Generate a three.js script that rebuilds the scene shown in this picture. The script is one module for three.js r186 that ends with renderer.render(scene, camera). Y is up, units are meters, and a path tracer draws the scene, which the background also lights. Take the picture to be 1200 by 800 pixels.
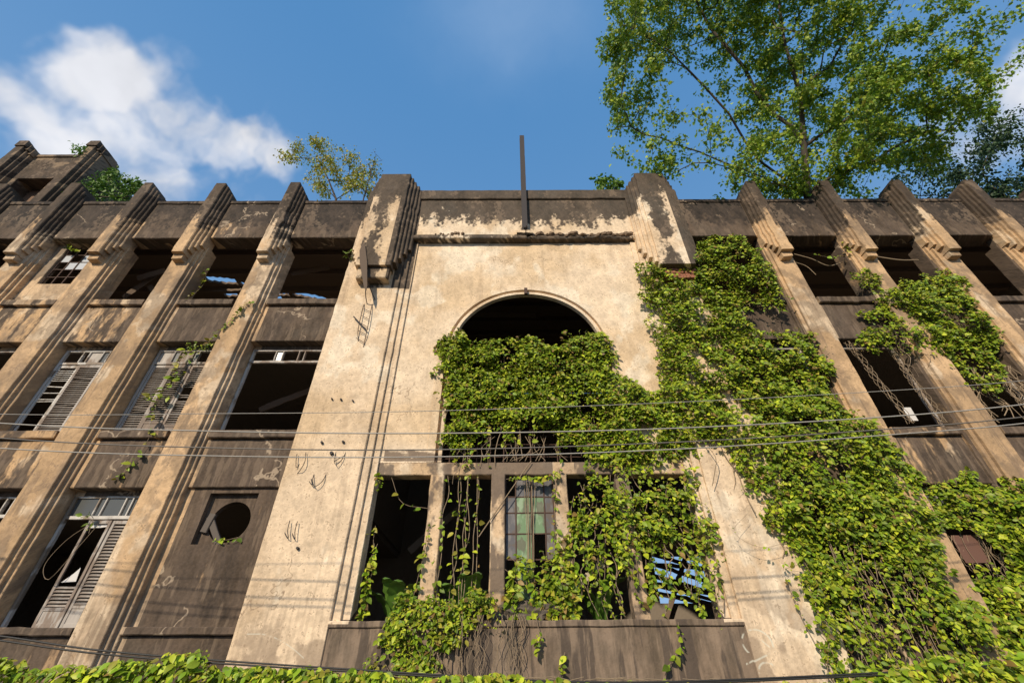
import * as THREE from 'three';
import { mergeGeometries } from 'three/addons/utils/BufferGeometryUtils.js';
import { ImprovedNoise } from 'three/addons/math/ImprovedNoise.js';

// ------------------------------------------------------------------ camera, sky, sun, exposure
const scene = new THREE.Scene();
const renderer = new THREE.WebGLRenderer({ antialias: true });
renderer.setSize(1024, 682);
renderer.toneMapping = THREE.LinearToneMapping;
renderer.toneMappingExposure = 1.0;
renderer.shadowMap.enabled = true;
const camera = new THREE.PerspectiveCamera(74.19, 1024 / 682, 0.1, 900);
camera.position.set(-0.55, 1.6, 12);
camera.rotation.order = 'YXZ';
camera.rotation.set(THREE.MathUtils.degToRad(37.2), -0.0025, -0.0057);

const SUN = new THREE.Vector3(-0.5, 0.6, 1).normalize();
const sun = new THREE.DirectionalLight(0xffffff, 4.6);
sun.color.setRGB(1, 0.86, 0.66);
sun.position.copy(SUN).multiplyScalar(80).add(new THREE.Vector3(0, 8, 0));
sun.target.position.set(0, 8, 0);
sun.castShadow = true; sun.shadow.radius = 1.5;
sun.shadow.mapSize.set(4096, 4096);
Object.assign(sun.shadow.camera, { left: -40, right: 40, top: 40, bottom: -40, near: 1, far: 200 });
scene.add(sun, sun.target);

// seeded randomness and noise tables
function rng(seed) { let a = seed | 0; return () => { a = (a + 0x6d2b79f5) | 0; let t = Math.imul(a ^ (a >>> 15), 1 | a); t = (t + Math.imul(t ^ (t >>> 7), 61 | t)) ^ t; return ((t ^ (t >>> 14)) >>> 0) / 4294967296; }; }
const R0 = rng(7);
const NT = 512, TAB = [];
for (let k = 0; k < 3; k++) {                                  // tileable fractal noise, values about 0..1
  const t = new Float32Array(NT * NT);
  for (let o = 0, f = 8, a = 0.5; o < 6; o++, f *= 2, a *= 0.55) {
    const g = new Float32Array(f * f); for (let i = 0; i < g.length; i++) g[i] = R0();
    for (let y = 0; y < NT; y++) for (let x = 0; x < NT; x++) {
      const fx = (x / NT) * f, fy = (y / NT) * f, x0 = fx | 0, y0 = fy | 0; let u = fx - x0, v = fy - y0; u = u * u * (3 - 2 * u); v = v * v * (3 - 2 * v);
      const x1 = (x0 + 1) % f, y1 = (y0 + 1) % f;
      t[y * NT + x] += a * ((g[y0 * f + x0] * (1 - u) + g[y0 * f + x1] * u) * (1 - v) + (g[y1 * f + x0] * (1 - u) + g[y1 * f + x1] * u) * v);
    }
  }
  let lo = 9, hi = -9; for (const q of t) { lo = Math.min(lo, q); hi = Math.max(hi, q); }
  for (let i = 0; i < t.length; i++) t[i] = (t[i] - lo) / (hi - lo);
  TAB.push(t);
}
// fractal noise whose largest blotches are about one unit wide (a table spans 8 units)
function fb(x, y, k = 0) {
  const t = TAB[k]; let fx = x * 64, fy = y * 64; let xi = Math.floor(fx), yi = Math.floor(fy); const u = fx - xi, v = fy - yi;
  xi &= 511; yi &= 511; const x1 = (xi + 1) & 511, y1 = (yi + 1) & 511;
  return (t[yi * 512 + xi] * (1 - u) + t[yi * 512 + x1] * u) * (1 - v) + (t[y1 * 512 + xi] * (1 - u) + t[y1 * 512 + x1] * u) * v;
}
const sst = (a, b, x) => { const t = Math.min(1, Math.max(0, (x - a) / (b - a))); return t * t * (3 - 2 * t); };
const lerp = (a, b, t) => a + (b - a) * t;
const mixc = (c, d, t) => { c[0] += (d[0] - c[0]) * t; c[1] += (d[1] - c[1]) * t; c[2] += (d[2] - c[2]) * t; };

{ // the sky: clear tropical blue with broken fair-weather cloud on a layer overhead
  const W = 2048, H = 1024, data = new Float32Array(W * H * 4);
  for (let j = 0; j < H; j++) for (let i = 0; i < W; i++) {
    const el = ((j + 0.5) / H - 0.5) * Math.PI, az = ((i + 0.5) / W - 0.5) * 2 * Math.PI;
    const dy = Math.sin(el), dx = Math.cos(el) * Math.cos(az), dz = Math.cos(el) * Math.sin(az), o = (j * W + i) * 4;
    const h = Math.max(0, dy), k = Math.pow(1 - h, 1.25);
    const c = [lerp(0.08, 0.34, k), lerp(0.25, 0.53, k), lerp(0.535, 0.80, k)];
    if (dy > 0.03) {
      const qx = dx / (1 + dy), qz = dz / (1 + dy);                                // conformal, so clouds keep their shape everywhere
      const wx = qx + 0.035 * (fb(qx * 9, qz * 9, 2) - 0.5) + 0.015 * (fb(qx * 30, qz * 30, 1) - 0.5), wz = qz + 0.035 * (fb(qx * 9 + 3, qz * 9, 2) - 0.5) + 0.015 * (fb(qx * 30 + 3, qz * 30, 0) - 0.5);
      let env = 0;
      for (const [cx, cz, rx, rz, s] of [[-0.352, -0.176, 0.046, 0.026, 1.0], [-0.4, -0.21, 0.045, 0.042, 1.0], [-0.35, -0.215, 0.06, 0.04, 0.95], [-0.36, -0.265, 0.07, 0.04, 0.85], [-0.285, -0.235, 0.05, 0.02, 0.8], [-0.25, -0.25, 0.02, 0.03, 0.55], [0.425, -0.185, 0.055, 0.055, 0.85], [0.31, 0.2, 0.07, 0.05, 1], [-0.12, 0.42, 0.1, 0.06, 0.9], [0.55, 0.1, 0.08, 0.09, 0.9], [-0.6, 0.25, 0.09, 0.1, 0.9]]) {
        const d = ((wx - cx) / rx) ** 2 + ((wz - cz) / rz) ** 2; env = Math.max(env, s * Math.exp(-d * 0.6));
      }
      const away = sst(0.5, 0.62, Math.hypot(qx, qz)); env = Math.max(env, away * sst(0.5, 0.72, fb(qx * 2.2 + 1.3, qz * 2.2 + 2.1, 1)));   // and on towards the horizon
      const n = 0.5 * fb(wx * 9, wz * 9, 0) + 0.3 * fb(wx * 24 + 4, wz * 24, 1) + 0.2 * fb(wx * 60 + 1, wz * 60, 2);
      const a = 0.95 * sst(0.22, 0.92, env * 0.95 + (n - 0.5) * 1.5 * sst(0.05, 0.35, env)) * sst(0.03, 0.2, dy);
      mixc(c, [0.42, 0.56, 0.78], 0.3 * Math.exp(-(((wx - 0.005) / 0.075) ** 2) - ((wz + 0.15) / 0.045) ** 2) * (0.6 + 0.8 * n));   // thin high veil
      const th = 0.82 + 0.3 * (fb(wx * 14 + 2, wz * 14, 2) - 0.4);
      mixc(c, [0.96 * th, 0.97 * th, 1.02 * th], a);
    }
    data[o] = c[0]; data[o + 1] = c[1]; data[o + 2] = c[2]; data[o + 3] = 1;
  }
  const t = new THREE.DataTexture(data, W, H, THREE.RGBAFormat, THREE.FloatType);
  t.mapping = THREE.EquirectangularReflectionMapping; t.magFilter = t.minFilter = THREE.LinearFilter; t.needsUpdate = true;
  scene.background = t; scene.environment = t;
}

// ------------------------------------------------------------------ surface textures (colour of plaster, stains, mould; metres in world space)
const toB = (v) => { v = Math.min(1, Math.max(0, v)); return 255 * (v <= 0.0031308 ? 12.92 * v : 1.055 * Math.pow(v, 1 / 2.4) - 0.055); };
const LUT = new Uint8Array(4096); for (let i = 0; i < 4096; i++) LUT[i] = Math.round(toB(i / 4095));
function paint(x0, x1, y0, y1, W, H, f) {
  const d = new Uint8Array(W * H * 4), c = [0, 0, 0];
  for (let j = 0; j < H; j++) for (let i = 0; i < W; i++) {
    f(x0 + ((i + 0.5) / W) * (x1 - x0), y0 + ((j + 0.5) / H) * (y1 - y0), c);
    const o = (j * W + i) * 4; for (let k = 0; k < 3; k++) d[o + k] = LUT[Math.max(0, Math.min(4095, (c[k] * 4095) | 0))]; d[o + 3] = 255;
  }
  const t = new THREE.DataTexture(d, W, H); t.colorSpace = THREE.SRGBColorSpace; t.magFilter = THREE.LinearFilter; t.minFilter = THREE.LinearMipmapLinearFilter; t.generateMipmaps = true;
  t.repeat.set(1 / (x1 - x0), 1 / (y1 - y0)); t.offset.set(-x0 / (x1 - x0), -y0 / (y1 - y0)); t.needsUpdate = true;
  return t;
}
function bumpTile(W, size, f) {
  const d = new Uint8Array(W * W * 4);
  for (let j = 0; j < W; j++) for (let i = 0; i < W; i++) { const v = Math.max(0, Math.min(255, 255 * f(i / W, j / W))), o = (j * W + i) * 4; d[o] = d[o + 1] = d[o + 2] = v; d[o + 3] = 255; }
  const t = new THREE.DataTexture(d, W, W); t.magFilter = THREE.LinearFilter; t.minFilter = THREE.LinearMipmapLinearFilter; t.generateMipmaps = true; t.wrapS = t.wrapT = THREE.RepeatWrapping; t.repeat.set(1 / size, 1 / size); t.needsUpdate = true; return t;
}
const stucco = bumpTile(1024, 4, (u, v) => 0.45 * fb(u * 8, v * 8, 0) + 0.35 * fb(u * 40, v * 40, 1) + 0.2 * fb(u * 88, v * 88, 2));
const PIL = [10.05, 13.3, 16.5, 19.7, 22.9];
const cc = (v) => Math.max(0, Math.min(1, (v - 0.5) * 2.4 + 0.5));               // fuller contrast
function plaster(x, y, c, warm) {
  const n1 = fb(x / 2.6, y / 2.6, 0), n2 = fb(x / 0.7 + 3, y / 0.9, 1), g = cc(fb(x / 0.1, y / 0.1, 2)), h = cc(fb(x / 0.33 + 2, y / 0.36 + 1, 0)), f = cc(fb(x / 0.04, y / 0.04, 1));
  c[0] = lerp(0.72, 0.5, warm); c[1] = lerp(0.57, 0.305, warm); c[2] = lerp(0.405, 0.142, warm);
  mixc(c, [lerp(0.62, 0.36, warm), lerp(0.46, 0.22, warm), lerp(0.29, 0.108, warm)], sst(0.35, 0.7, n1));
  mixc(c, [0.78, 0.68, 0.53], 0.6 * (1 - 0.5 * warm) * sst(0.56, 0.66, fb(x / 1.1 + 5, y / 1.6 + 2, 1)) * sst(0.35, 0.6, n2));       // lime bloom
  mixc(c, [0.33, 0.225, 0.14], (0.22 + 0.3 * warm) * sst(0.55, 0.68, fb(x / 0.3 + 1, y / 3.2, 2)) * sst(0.3, 0.6, n1));             // old runs of dirty water
  mixc(c, [0.2, 0.14, 0.095], (0.1 + 0.5 * warm) * sst(0.62, 0.70, fb(x / 0.07 + 4, y / 2.4 + 1, 1)) * sst(0.42, 0.58, fb(x / 1.3 + 1, y / 1.9, 0)));   // thin drips
  mixc(c, [0.2, 0.145, 0.1], (0.07 + 0.57 * warm) * sst(0.55, 0.66, 0.7 * fb(x / 0.9 + 7, y / 1.7 + 4, 0) + 0.3 * fb(x / 0.14, y / 0.2, 2)));              // soot patches
  const crack = Math.abs(fb(x / 2.2 + 0.4, y / 2.2 + 6, 2) - 0.5); mixc(c, [0.24, 0.16, 0.1], 0.6 * sst(0.006, 0.002, crack) * sst(0.48, 0.56, fb(x / 3, y / 3 + 9, 1)));
  const k = 0.77 - 0.05 * warm + 0.18 * g + 0.17 * h + 0.05 * warm * h + 0.1 * f; c[0] *= k; c[1] *= k; c[2] *= k;
  if (g * f > 0.8) mixc(c, [0.16, 0.11, 0.07], 0.5);
}
const MOULD = [0.039, 0.028, 0.0205];
function mould(x, y, c, prior, amp = 1.5) {                                     // black biofilm with ragged, flaking outlines
  const e = prior + amp * (0.42 * fb(x / 1.3 + 2, y / 1.1 + 5, 1) + 0.33 * fb(x / 0.32, y / 0.5, 0) + 0.25 * fb(x / 0.1 + 1, y / 0.14, 2) - 0.5), m = sst(-0.1, 0.11, e);
  const v = 0.25 + 0.7 * cc(fb(x / 0.45 + 1, y / 0.8, 2)) + 0.55 * cc(fb(x / 0.1, y / 0.25, 0)) + 0.3 * cc(fb(x / 0.04, y / 0.04, 1)); mixc(c, [MOULD[0] * v, MOULD[1] * v, MOULD[2] * v], 0.93 * m);
  mixc(c, [0.2, 0.145, 0.1], 0.55 * m * sst(0.60, 0.68, 0.6 * fb(x / 0.5 + 6, y / 0.7 + 3, 1) + 0.4 * fb(x / 0.09, y / 0.12, 2)));             // rubbed bare
}
const seg = (x, y, a, b, cx, dy) => Math.hypot((x - cx) / a, (y - dy) / b);
const texCenter = paint(-7.2, 7.2, 0, 21.2, 2048, 2048, (x, y, c) => {
  const ax = Math.abs(x), dx = Math.abs(ax - 5.63), pier = ax > 4.4;
  plaster(x, y, c, pier ? 0.16 : 0.0);
  if (!pier) { if (y > 16.2) mould(x, y, c, (y - 17.25) * 0.5 + (y > 18.5 ? 0.25 : 0) + 0.14); else if (y > 15.75) mould(x, y, c, 0.2); }
  else if (y > 13.2) {
    let p = Math.max((y - 18.35) * 0.55, 0.36 - Math.abs(ax - 5.63 - (x > 0 ? 0.05 : -0.02)) * 0.95 + 0.06 * (y - 16.5));
    if (dx > 0.67) p = (x < 0 ? ax < 5.63 : ax > 5.63) ? 0.5 : Math.max(p, (y - 17) * 0.3 + 0.1);
    mould(x, y, c, p, 1.4);
  }
  if (y < 2.8 && ax < 4.72 && !(y > 2.7 && ax > 4.26)) { { const v = 0.4 + 0.6 * cc(fb(x / 0.5 + 2, y / 0.9, 1)) + 0.6 * cc(fb(x / 0.1, y / 0.4, 2)); mixc(c, [0.115 * v, 0.081 * v, 0.057 * v], 0.9 * sst(0.22, 0.5, fb(x / 0.9 + 2, y / 1.2, 0) + 0.25 + 0.3 * sst(4.75, 4.3, ax))); } mixc(c, [0.07, 0.052, 0.04], 0.8 * sst(0.52, 0.64, fb(x / 0.28, y / 1.8 + 3, 1))); mixc(c, [0.26, 0.19, 0.13], 0.55 * sst(0.6, 0.7, fb(x / 0.12 + 3, y / 1.1 + 7, 0))); }
  if (y < 4.5 && ax >= 4.4) mixc(c, [0.25, 0.18, 0.125], 0.65 * sst(0.5, 0.62, fb(x / 0.6 + 4, y / 0.55 + 1, 1)) * sst(4.6, 2.2, y + 1.2 * fb(x, y, 2)));
  if (y > 6.5 && y < 6.86 && ax < 4.3 && ax > 2.6) mixc(c, [0.13, 0.09, 0.065], 0.85 * sst(0.25, 0.45, fb(x / 0.5, y / 0.3, 1)));
  // chalky spray-paint scrawl on the right-hand pier, one long stroke on the left-hand one
  const g1 = Math.abs(Math.hypot((x - 4.88) / 0.33, (y - 2.28) / 0.27) - 1) * 0.3, g2 = Math.abs((y - 2.02) - 0.35 * (x - 4.85)) + (Math.abs(x - 4.85) > 0.34 ? 1 : 0), g3 = Math.abs((y - 2.32) + 0.95 * (x - 5.02)) + (x < 4.94 || x > 5.22 ? 1 : 0), g4 = Math.abs(Math.hypot((x - 4.95) / 0.2, (y - 1.78) / 0.17) - 1) * 0.18 + (y < 1.76 ? 1 : 0);
  const g5 = Math.abs((y - 2.52) + 0.62 * Math.max(0, x + 6.2) ** 1.6 * 0.62) + (x < -6.5 || x > -5.1 ? 1 : 0);
  mixc(c, [0.62, 0.62, 0.52], 0.6 * sst(0.026, 0.008, Math.min(g1 + (x > 4.6 && y < 2.1 ? 1 : 0), g2, g3, g4, g5 + 0.008)) * sst(0.3, 0.5, fb(x / 0.12, y / 0.12, 1)));
});
const BAY = { left: [-0.26, -0.22, -0.03, 0.0, -0.06], right: [-0.14, -0.16, -0.16, -0.14, 0] };
function wing(side) {
  const s = side === 'left' ? -1 : 1, b = BAY[side];
  return (x, y, c) => {
    const ax = x * s; let dx = 9, bi = 0, ci = 0; PIL.forEach((p, i) => { if (Math.abs(ax - p) < dx) { dx = Math.abs(ax - p); ci = i; } if (ax > p) bi = i + 1; });
    if (dx < (y > 14.7 ? 0.605 : 0.568)) {
      plaster(x, y, c, 0.75);
      mixc(c, [0.17, 0.12, 0.08], 0.5 * sst(0.56, 0.66, fb(x / 1.2 + ci, y / 2.6 + 5, 1)) * sst(0.3, 0.5, fb(x / 0.3, y / 0.5, 0)));
      if (y > 14.3) mould(x, y, c, (y - 17.2) * 0.4 + (dx > 0.23 ? 0.22 : 0) + (ax < PIL[ci] ? 0.12 : -0.04), 1.3);
    } else {
      plaster(x, y, c, 0.85);
      const bias = y > 15.9 ? -0.2 : b[Math.min(bi, 4)];
      const d = sst(0.6, 0.46, 0.48 * fb(x / 1.4 + 3, y / 2.4 + 1, 0) + 0.34 * fb(x / 0.24 + 1, y / 1.7, 2) + 0.18 * fb(x / 0.07, y / 0.16, 1) + bias);
      const v = 0.3 + 0.6 * cc(fb(x / 0.7 + 2, y / 1.2 + 4, 1)) + 0.5 * cc(fb(x / 0.14 + 3, y / 0.6, 0)) + 0.35 * cc(fb(x / 0.05, y / 0.05, 2)); mixc(c, [0.06 * v, 0.043 * v, 0.032 * v], 0.93 * d); mixc(c, [0.22, 0.16, 0.11], 0.4 * d * sst(0.6, 0.78, fb(x / 0.13 + 5, y / 0.8 + 2, 1)));
      if (y > 15.9) mould(x, y, c, (y - 17.5) * 0.3 + 0.2, 1.1);
      const ve = Math.abs(fb(x / 1.5 + 0.9, y / 1.5 + 2.7, 1) - 0.52); mixc(c, [0.40, 0.31, 0.22], 0.75 * sst(0.017, 0.006, ve) * sst(0.57, 0.62, fb(x / 1.4 + 5, y / 1.2 + 1, 2)));   // edges of lifted paint
    }
  };
}
const texLeft = paint(-24.4, -6.6, 0, 21.2, 2048, 2048, wing('left')), texRight = paint(6.6, 24.4, 0, 21.2, 2048, 2048, wing('right'));
const wallMat = (map) => new THREE.MeshStandardMaterial({ map, roughness: 0.94, bumpMap: stucco, bumpScale: 0.02 });
const MC = wallMat(texCenter), ML = wallMat(texLeft), MR = wallMat(texRight);
const flat = (r, g, b, o = {}) => { const m = new THREE.MeshStandardMaterial({ roughness: 0.9, ...o }); m.color.setRGB(r, g, b); return m; };
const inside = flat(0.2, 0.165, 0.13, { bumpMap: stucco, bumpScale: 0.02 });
const roofMat = flat(0.17, 0.12, 0.085), rust = flat(0.075, 0.042, 0.03, { roughness: 0.85 }), darkIron = flat(0.03, 0.022, 0.02, { roughness: 0.7 });
const greyWood = (() => { // weathered board: grey paint worn through to brown wood
  const t = paint(0, 2, 0, 2, 512, 512, (x, y, c) => { const g = fb(x * 14, y * 1.6, 0), p = sst(0.42, 0.6, 0.6 * fb(x * 2.4, y * 1.2, 1) + 0.4 * g); c[0] = lerp(0.42, 0.22, p); c[1] = lerp(0.38, 0.17, p); c[2] = lerp(0.34, 0.135, p); const k = 0.75 + 0.5 * g; c[0] *= k; c[1] *= k; c[2] *= k; });
  t.wrapS = t.wrapT = THREE.RepeatWrapping; return new THREE.MeshStandardMaterial({ map: t, roughness: 0.85 });
})();
const paleWood = (() => { const t = paint(0, 2, 0, 2, 512, 512, (x, y, c) => { const g = fb(x * 10, y * 1.5, 1), p = sst(0.5, 0.66, fb(x * 3, y * 2, 0)); c[0] = lerp(0.52, 0.24, p) * (0.8 + 0.4 * g); c[1] = lerp(0.49, 0.19, p) * (0.8 + 0.4 * g); c[2] = lerp(0.45, 0.145, p) * (0.8 + 0.4 * g); }); t.wrapS = t.wrapT = THREE.RepeatWrapping; return new THREE.MeshStandardMaterial({ map: t, roughness: 0.8 }); })();
const brickMat = flat(0.30, 0.12, 0.07), dirtyGlass = new THREE.MeshPhysicalMaterial({ roughness: 0.25, metalness: 0 }); dirtyGlass.color.setRGB(0.075, 0.08, 0.08);
const paneTex = (c0, c1) => { const t = paint(-1, 1, 3, 7, 256, 512, (x, y, c) => { for (let k = 0; k < 3; k++) c[k] = c0[k]; mixc(c, c1, sst(0.42, 0.6, 0.6 * fb(x / 0.5, y / 0.7, 0) + 0.4 * fb(x / 0.08, y / 0.2, 1))); mixc(c, [0.1, 0.075, 0.055], 0.7 * sst(0.58, 0.66, fb(x / 0.16 + 3, y / 0.3, 2))); }); return new THREE.MeshPhysicalMaterial({ map: t, roughness: 0.5 }); };
const greenGlass = paneTex([0.13, 0.22, 0.105], [0.24, 0.33, 0.2]), slateGlass = paneTex([0.085, 0.082, 0.09], [0.15, 0.14, 0.14]);

// ------------------------------------------------------------------ geometry helpers
const PN = new ImprovedNoise();
const wob = (x, y, z, s) => PN.noise(x * s + 31.7, y * s + 11.3, z * s + 5.1);
// A prism whose outline in the plane across AXIS is PROF, run from A to B; corners chamfered and edges worn by JIT metres.
function prism(axis, prof, a, b, { ch = 0.014, jit = 0.006, step = 0.22, uvs = 1 } = {}) {
  let P = prof;
  if (ch > 0) {
    P = [];
    for (let i = 0, n = prof.length; i < n; i++) {
      const p = prof[i], q = prof[(i + n - 1) % n], r = prof[(i + 1) % n], lq = Math.hypot(q[0] - p[0], q[1] - p[1]), lr = Math.hypot(r[0] - p[0], r[1] - p[1]);
      const cq = Math.min(ch, lq * 0.3), cr = Math.min(ch, lr * 0.3);
      P.push([p[0] + ((q[0] - p[0]) / lq) * cq, p[1] + ((q[1] - p[1]) / lq) * cq], [p[0] + ((r[0] - p[0]) / lr) * cr, p[1] + ((r[1] - p[1]) / lr) * cr]);
    }
  }
  if (THREE.ShapeUtils.isClockWise(P.map((p) => new THREE.Vector2(p[0], p[1])))) P.reverse();
  const S = Math.max(1, Math.min(120, Math.round((b - a) / step))), pos = [], idx = [], n = P.length;
  const put = (p, q, t) => {
    let x, y, z; if (axis === 'y') { x = p; y = t; z = q; } else if (axis === 'x') { x = t; y = q; z = p; } else { x = p; y = q; z = t; }
    if (jit) { const q = 1 + 8 * Math.max(0, wob(x, y, z, 0.9) - 0.16); const d1 = (wob(x, y, z, 2.3) + 0.6 * wob(x, y, z, 7)) * q, d2 = wob(x + 40, y, z, 2.3) + 0.6 * wob(x, y + 40, z, 7); if (axis !== 'x') x += jit * d1; z += jit * d2; if (axis !== 'y') y += jit * d1; }
    pos.push(x, y, z); return pos.length / 3 - 1;
  };
  for (let i = 0; i < n; i++) {
    const p = P[i], q = P[(i + 1) % n]; let l0, l1;
    for (let s = 0; s <= S; s++) {
      const t = a + ((b - a) * s) / S, m0 = put(p[0], p[1], t), m1 = put(q[0], q[1], t);
      if (s) axis === 'y' ? idx.push(l0, m0, l1, l1, m0, m1) : idx.push(l0, l1, m0, l1, m1, m0);
      l0 = m0; l1 = m1;
    }
  }
  const tri = THREE.ShapeUtils.triangulateShape(P.map((p) => new THREE.Vector2(p[0], p[1])), []);
  for (const [t, flip] of [[a, axis !== 'y'], [b, axis === 'y']]) { const base = P.map((p) => put(p[0], p[1], t)); for (const f of tri) flip ? idx.push(base[f[0]], base[f[2]], base[f[1]]) : idx.push(base[f[0]], base[f[1]], base[f[2]]); }
  return finish(pos, idx, uvs);
}
function finish(pos, idx, uvs = 1) {
  const g = new THREE.BufferGeometry(), uv = new Float32Array((pos.length / 3) * 2);
  for (let i = 0; i < pos.length / 3; i++) { uv[i * 2] = (pos[i * 3] + 0.45 * pos[i * 3 + 2]) * uvs; uv[i * 2 + 1] = (pos[i * 3 + 1] + 0.6 * pos[i * 3 + 2]) * uvs; }
  g.setAttribute('position', new THREE.Float32BufferAttribute(pos, 3)); g.setAttribute('uv', new THREE.BufferAttribute(uv, 2)); g.setIndex(idx); g.computeVertexNormals();
  return g;
}
const rect = (p0, p1, q0, q1) => [[p0, q0], [p1, q0], [p1, q1], [p0, q1]];
function mesh(name, geo, mat, parent) { const m = new THREE.Mesh(geo, mat); m.name = name; m.castShadow = m.receiveShadow = true; (parent || scene).add(m); return m; }
// a box by its limits, worn along its longest direction
function block(name, x0, x1, y0, y1, z0, z1, mat, parent, o = {}) {
  const dx = x1 - x0, dy = y1 - y0, dz = z1 - z0, ax = o.axis || (dy >= dx && dy >= dz ? 'y' : dx >= dz ? 'x' : 'z');
  const g = ax === 'y' ? prism('y', rect(x0, x1, z0, z1), y0, y1, o) : ax === 'x' ? prism('x', rect(z0, z1, y0, y1), x0, x1, o) : prism('z', rect(x0, x1, y0, y1), z0, z1, o);
  return mesh(name, g, mat, parent);
}
const V = (x, y, z) => new THREE.Vector3(x, y, z);
function tube(pts, r, seg = 0, rs = 5) { return new THREE.TubeGeometry(new THREE.CatmullRomCurve3(pts.map((p) => (p.isVector3 ? p : V(...p)))), seg || pts.length * 4, r, rs, false); }
function thing(name, label, category, group, pos) { const g = new THREE.Group(); g.name = name; g.userData = { label, category }; if (group) g.userData.group = group; if (pos) g.position.set(...pos); scene.add(g); return g; }
function part(name, parent) { const g = new THREE.Group(); g.name = name; parent.add(g); return g; }
const structure = (m) => { m.userData.kind = 'structure'; return m; };
const stuff = (m) => { m.userData.kind = 'stuff'; return m; };

// ------------------------------------------------------------------ ground, road, pavement
{
  const asphalt = flat(0.055, 0.053, 0.05, { bumpMap: stucco, bumpScale: 0.01 }), pave = flat(0.11, 0.1, 0.085, { bumpMap: stucco, bumpScale: 0.01 }), earth = flat(0.08, 0.07, 0.045);
  const g = new THREE.PlaneGeometry(1200, 1200); g.rotateX(-Math.PI / 2); structure(mesh('ground', g, earth)).position.y = -0.14;
  const r = new THREE.PlaneGeometry(300, 7.4); r.rotateX(-Math.PI / 2); structure(mesh('road', r, asphalt)).position.set(0, -0.125, 6.4);
  structure(block('pavement', -60, 60, -0.13, 0, 0.02, 2.6, pave, null, { axis: 'x', step: 3, jit: 0 }));
  structure(block('pavement_001', -60, 60, -0.13, 0, 10.2, 14.5, pave, null, { axis: 'x', step: 3, jit: 0 }));
  structure(block('kerb', -60, 60, -0.13, 0.012, 2.6, 2.76, flat(0.28, 0.26, 0.23), null, { axis: 'x', step: 3, jit: 0 }));
  structure(block('kerb_001', -60, 60, -0.13, 0.012, 10.04, 10.2, flat(0.28, 0.26, 0.23), null, { axis: 'x', step: 3, jit: 0 }));
}

// ------------------------------------------------------------------ the building
const B = thing('abandoned_building', 'derelict three storey plaster building with stepped piers, arched opening and broken windows', 'building');
const ZW = -0.3, ZB = -0.76;                                                     // face and back of the wing walls
// central wall with the arched opening
{
  // two side walls and the spandrel above the arch in one outline
  const o = new THREE.Shape(); o.moveTo(-4.3, 6.6); o.lineTo(-2.74, 6.6); o.lineTo(-2.74, 10.55); for (let i = 1; i <= 48; i++) { const a = Math.PI * (1 - i / 48); o.lineTo(2.74 * Math.cos(a), 10.55 + 2.74 * Math.sin(a)); } o.lineTo(2.74, 6.6); o.lineTo(4.3, 6.6); o.lineTo(4.3, 16); o.lineTo(-4.3, 16); o.closePath();
  const g = new THREE.ExtrudeGeometry(o, { depth: 0.4, bevelEnabled: false, curveSegments: 8 }); g.translate(0, 0, -0.64);
  const p = g.attributes.position, uv = g.attributes.uv; for (let i = 0; i < p.count; i++) uv.setXY(i, p.getX(i) + 0.45 * p.getZ(i), p.getY(i) + 0.6 * p.getZ(i));
  mesh('central_wall', g, MC, B);
  // raised archivolt: an outer flat band and an inner roll, a deep groove between them
  const ring = (name, r0, r1, z0, z1, y0) => {
    const prof = [[r0, z0], [r1, z0], [r1, z1], [r0, z1]], pos = [], idx = [], pts = [];
    for (let i = 0; i <= 10; i++) pts.push([1, 0, y0 + ((10.55 - y0) * i) / 10]);
    for (let i = 1; i <= 56; i++) { const a = (Math.PI * i) / 56; pts.push([Math.cos(a), Math.sin(a), 10.55]); }
    for (let i = 1; i <= 10; i++) pts.push([-1, 0, 10.55 - ((10.55 - y0) * i) / 10]);
    for (let k = 0; k < 4; k++) { const A = prof[k], C = prof[(k + 1) % 4]; pts.forEach(([c, s, y], i) => { for (const q of [A, C]) pos.push(c * q[0], y + s * q[0], q[1] + 0.006 * wob(c * 9, y + s * 9, k, 1)); if (i) { const e = pos.length / 3; idx.push(e - 4, e - 3, e - 2, e - 3, e - 1, e - 2); } }); }
    return mesh(name, finish(pos, idx), MC, B);
  };
  ring('arch_moulding', 2.745, 2.98, -0.25, -0.222, 6.62);
  ring('arch_moulding', 2.55, 2.655, -0.42, -0.25, 6.62); ring('arch_groove', 2.6, 2.78, -0.43, -0.37, 6.62);
  block('keystone_bracket', -0.06, 0.06, 13.0, 13.28, -0.22, -0.1, rust, B);
}
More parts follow.
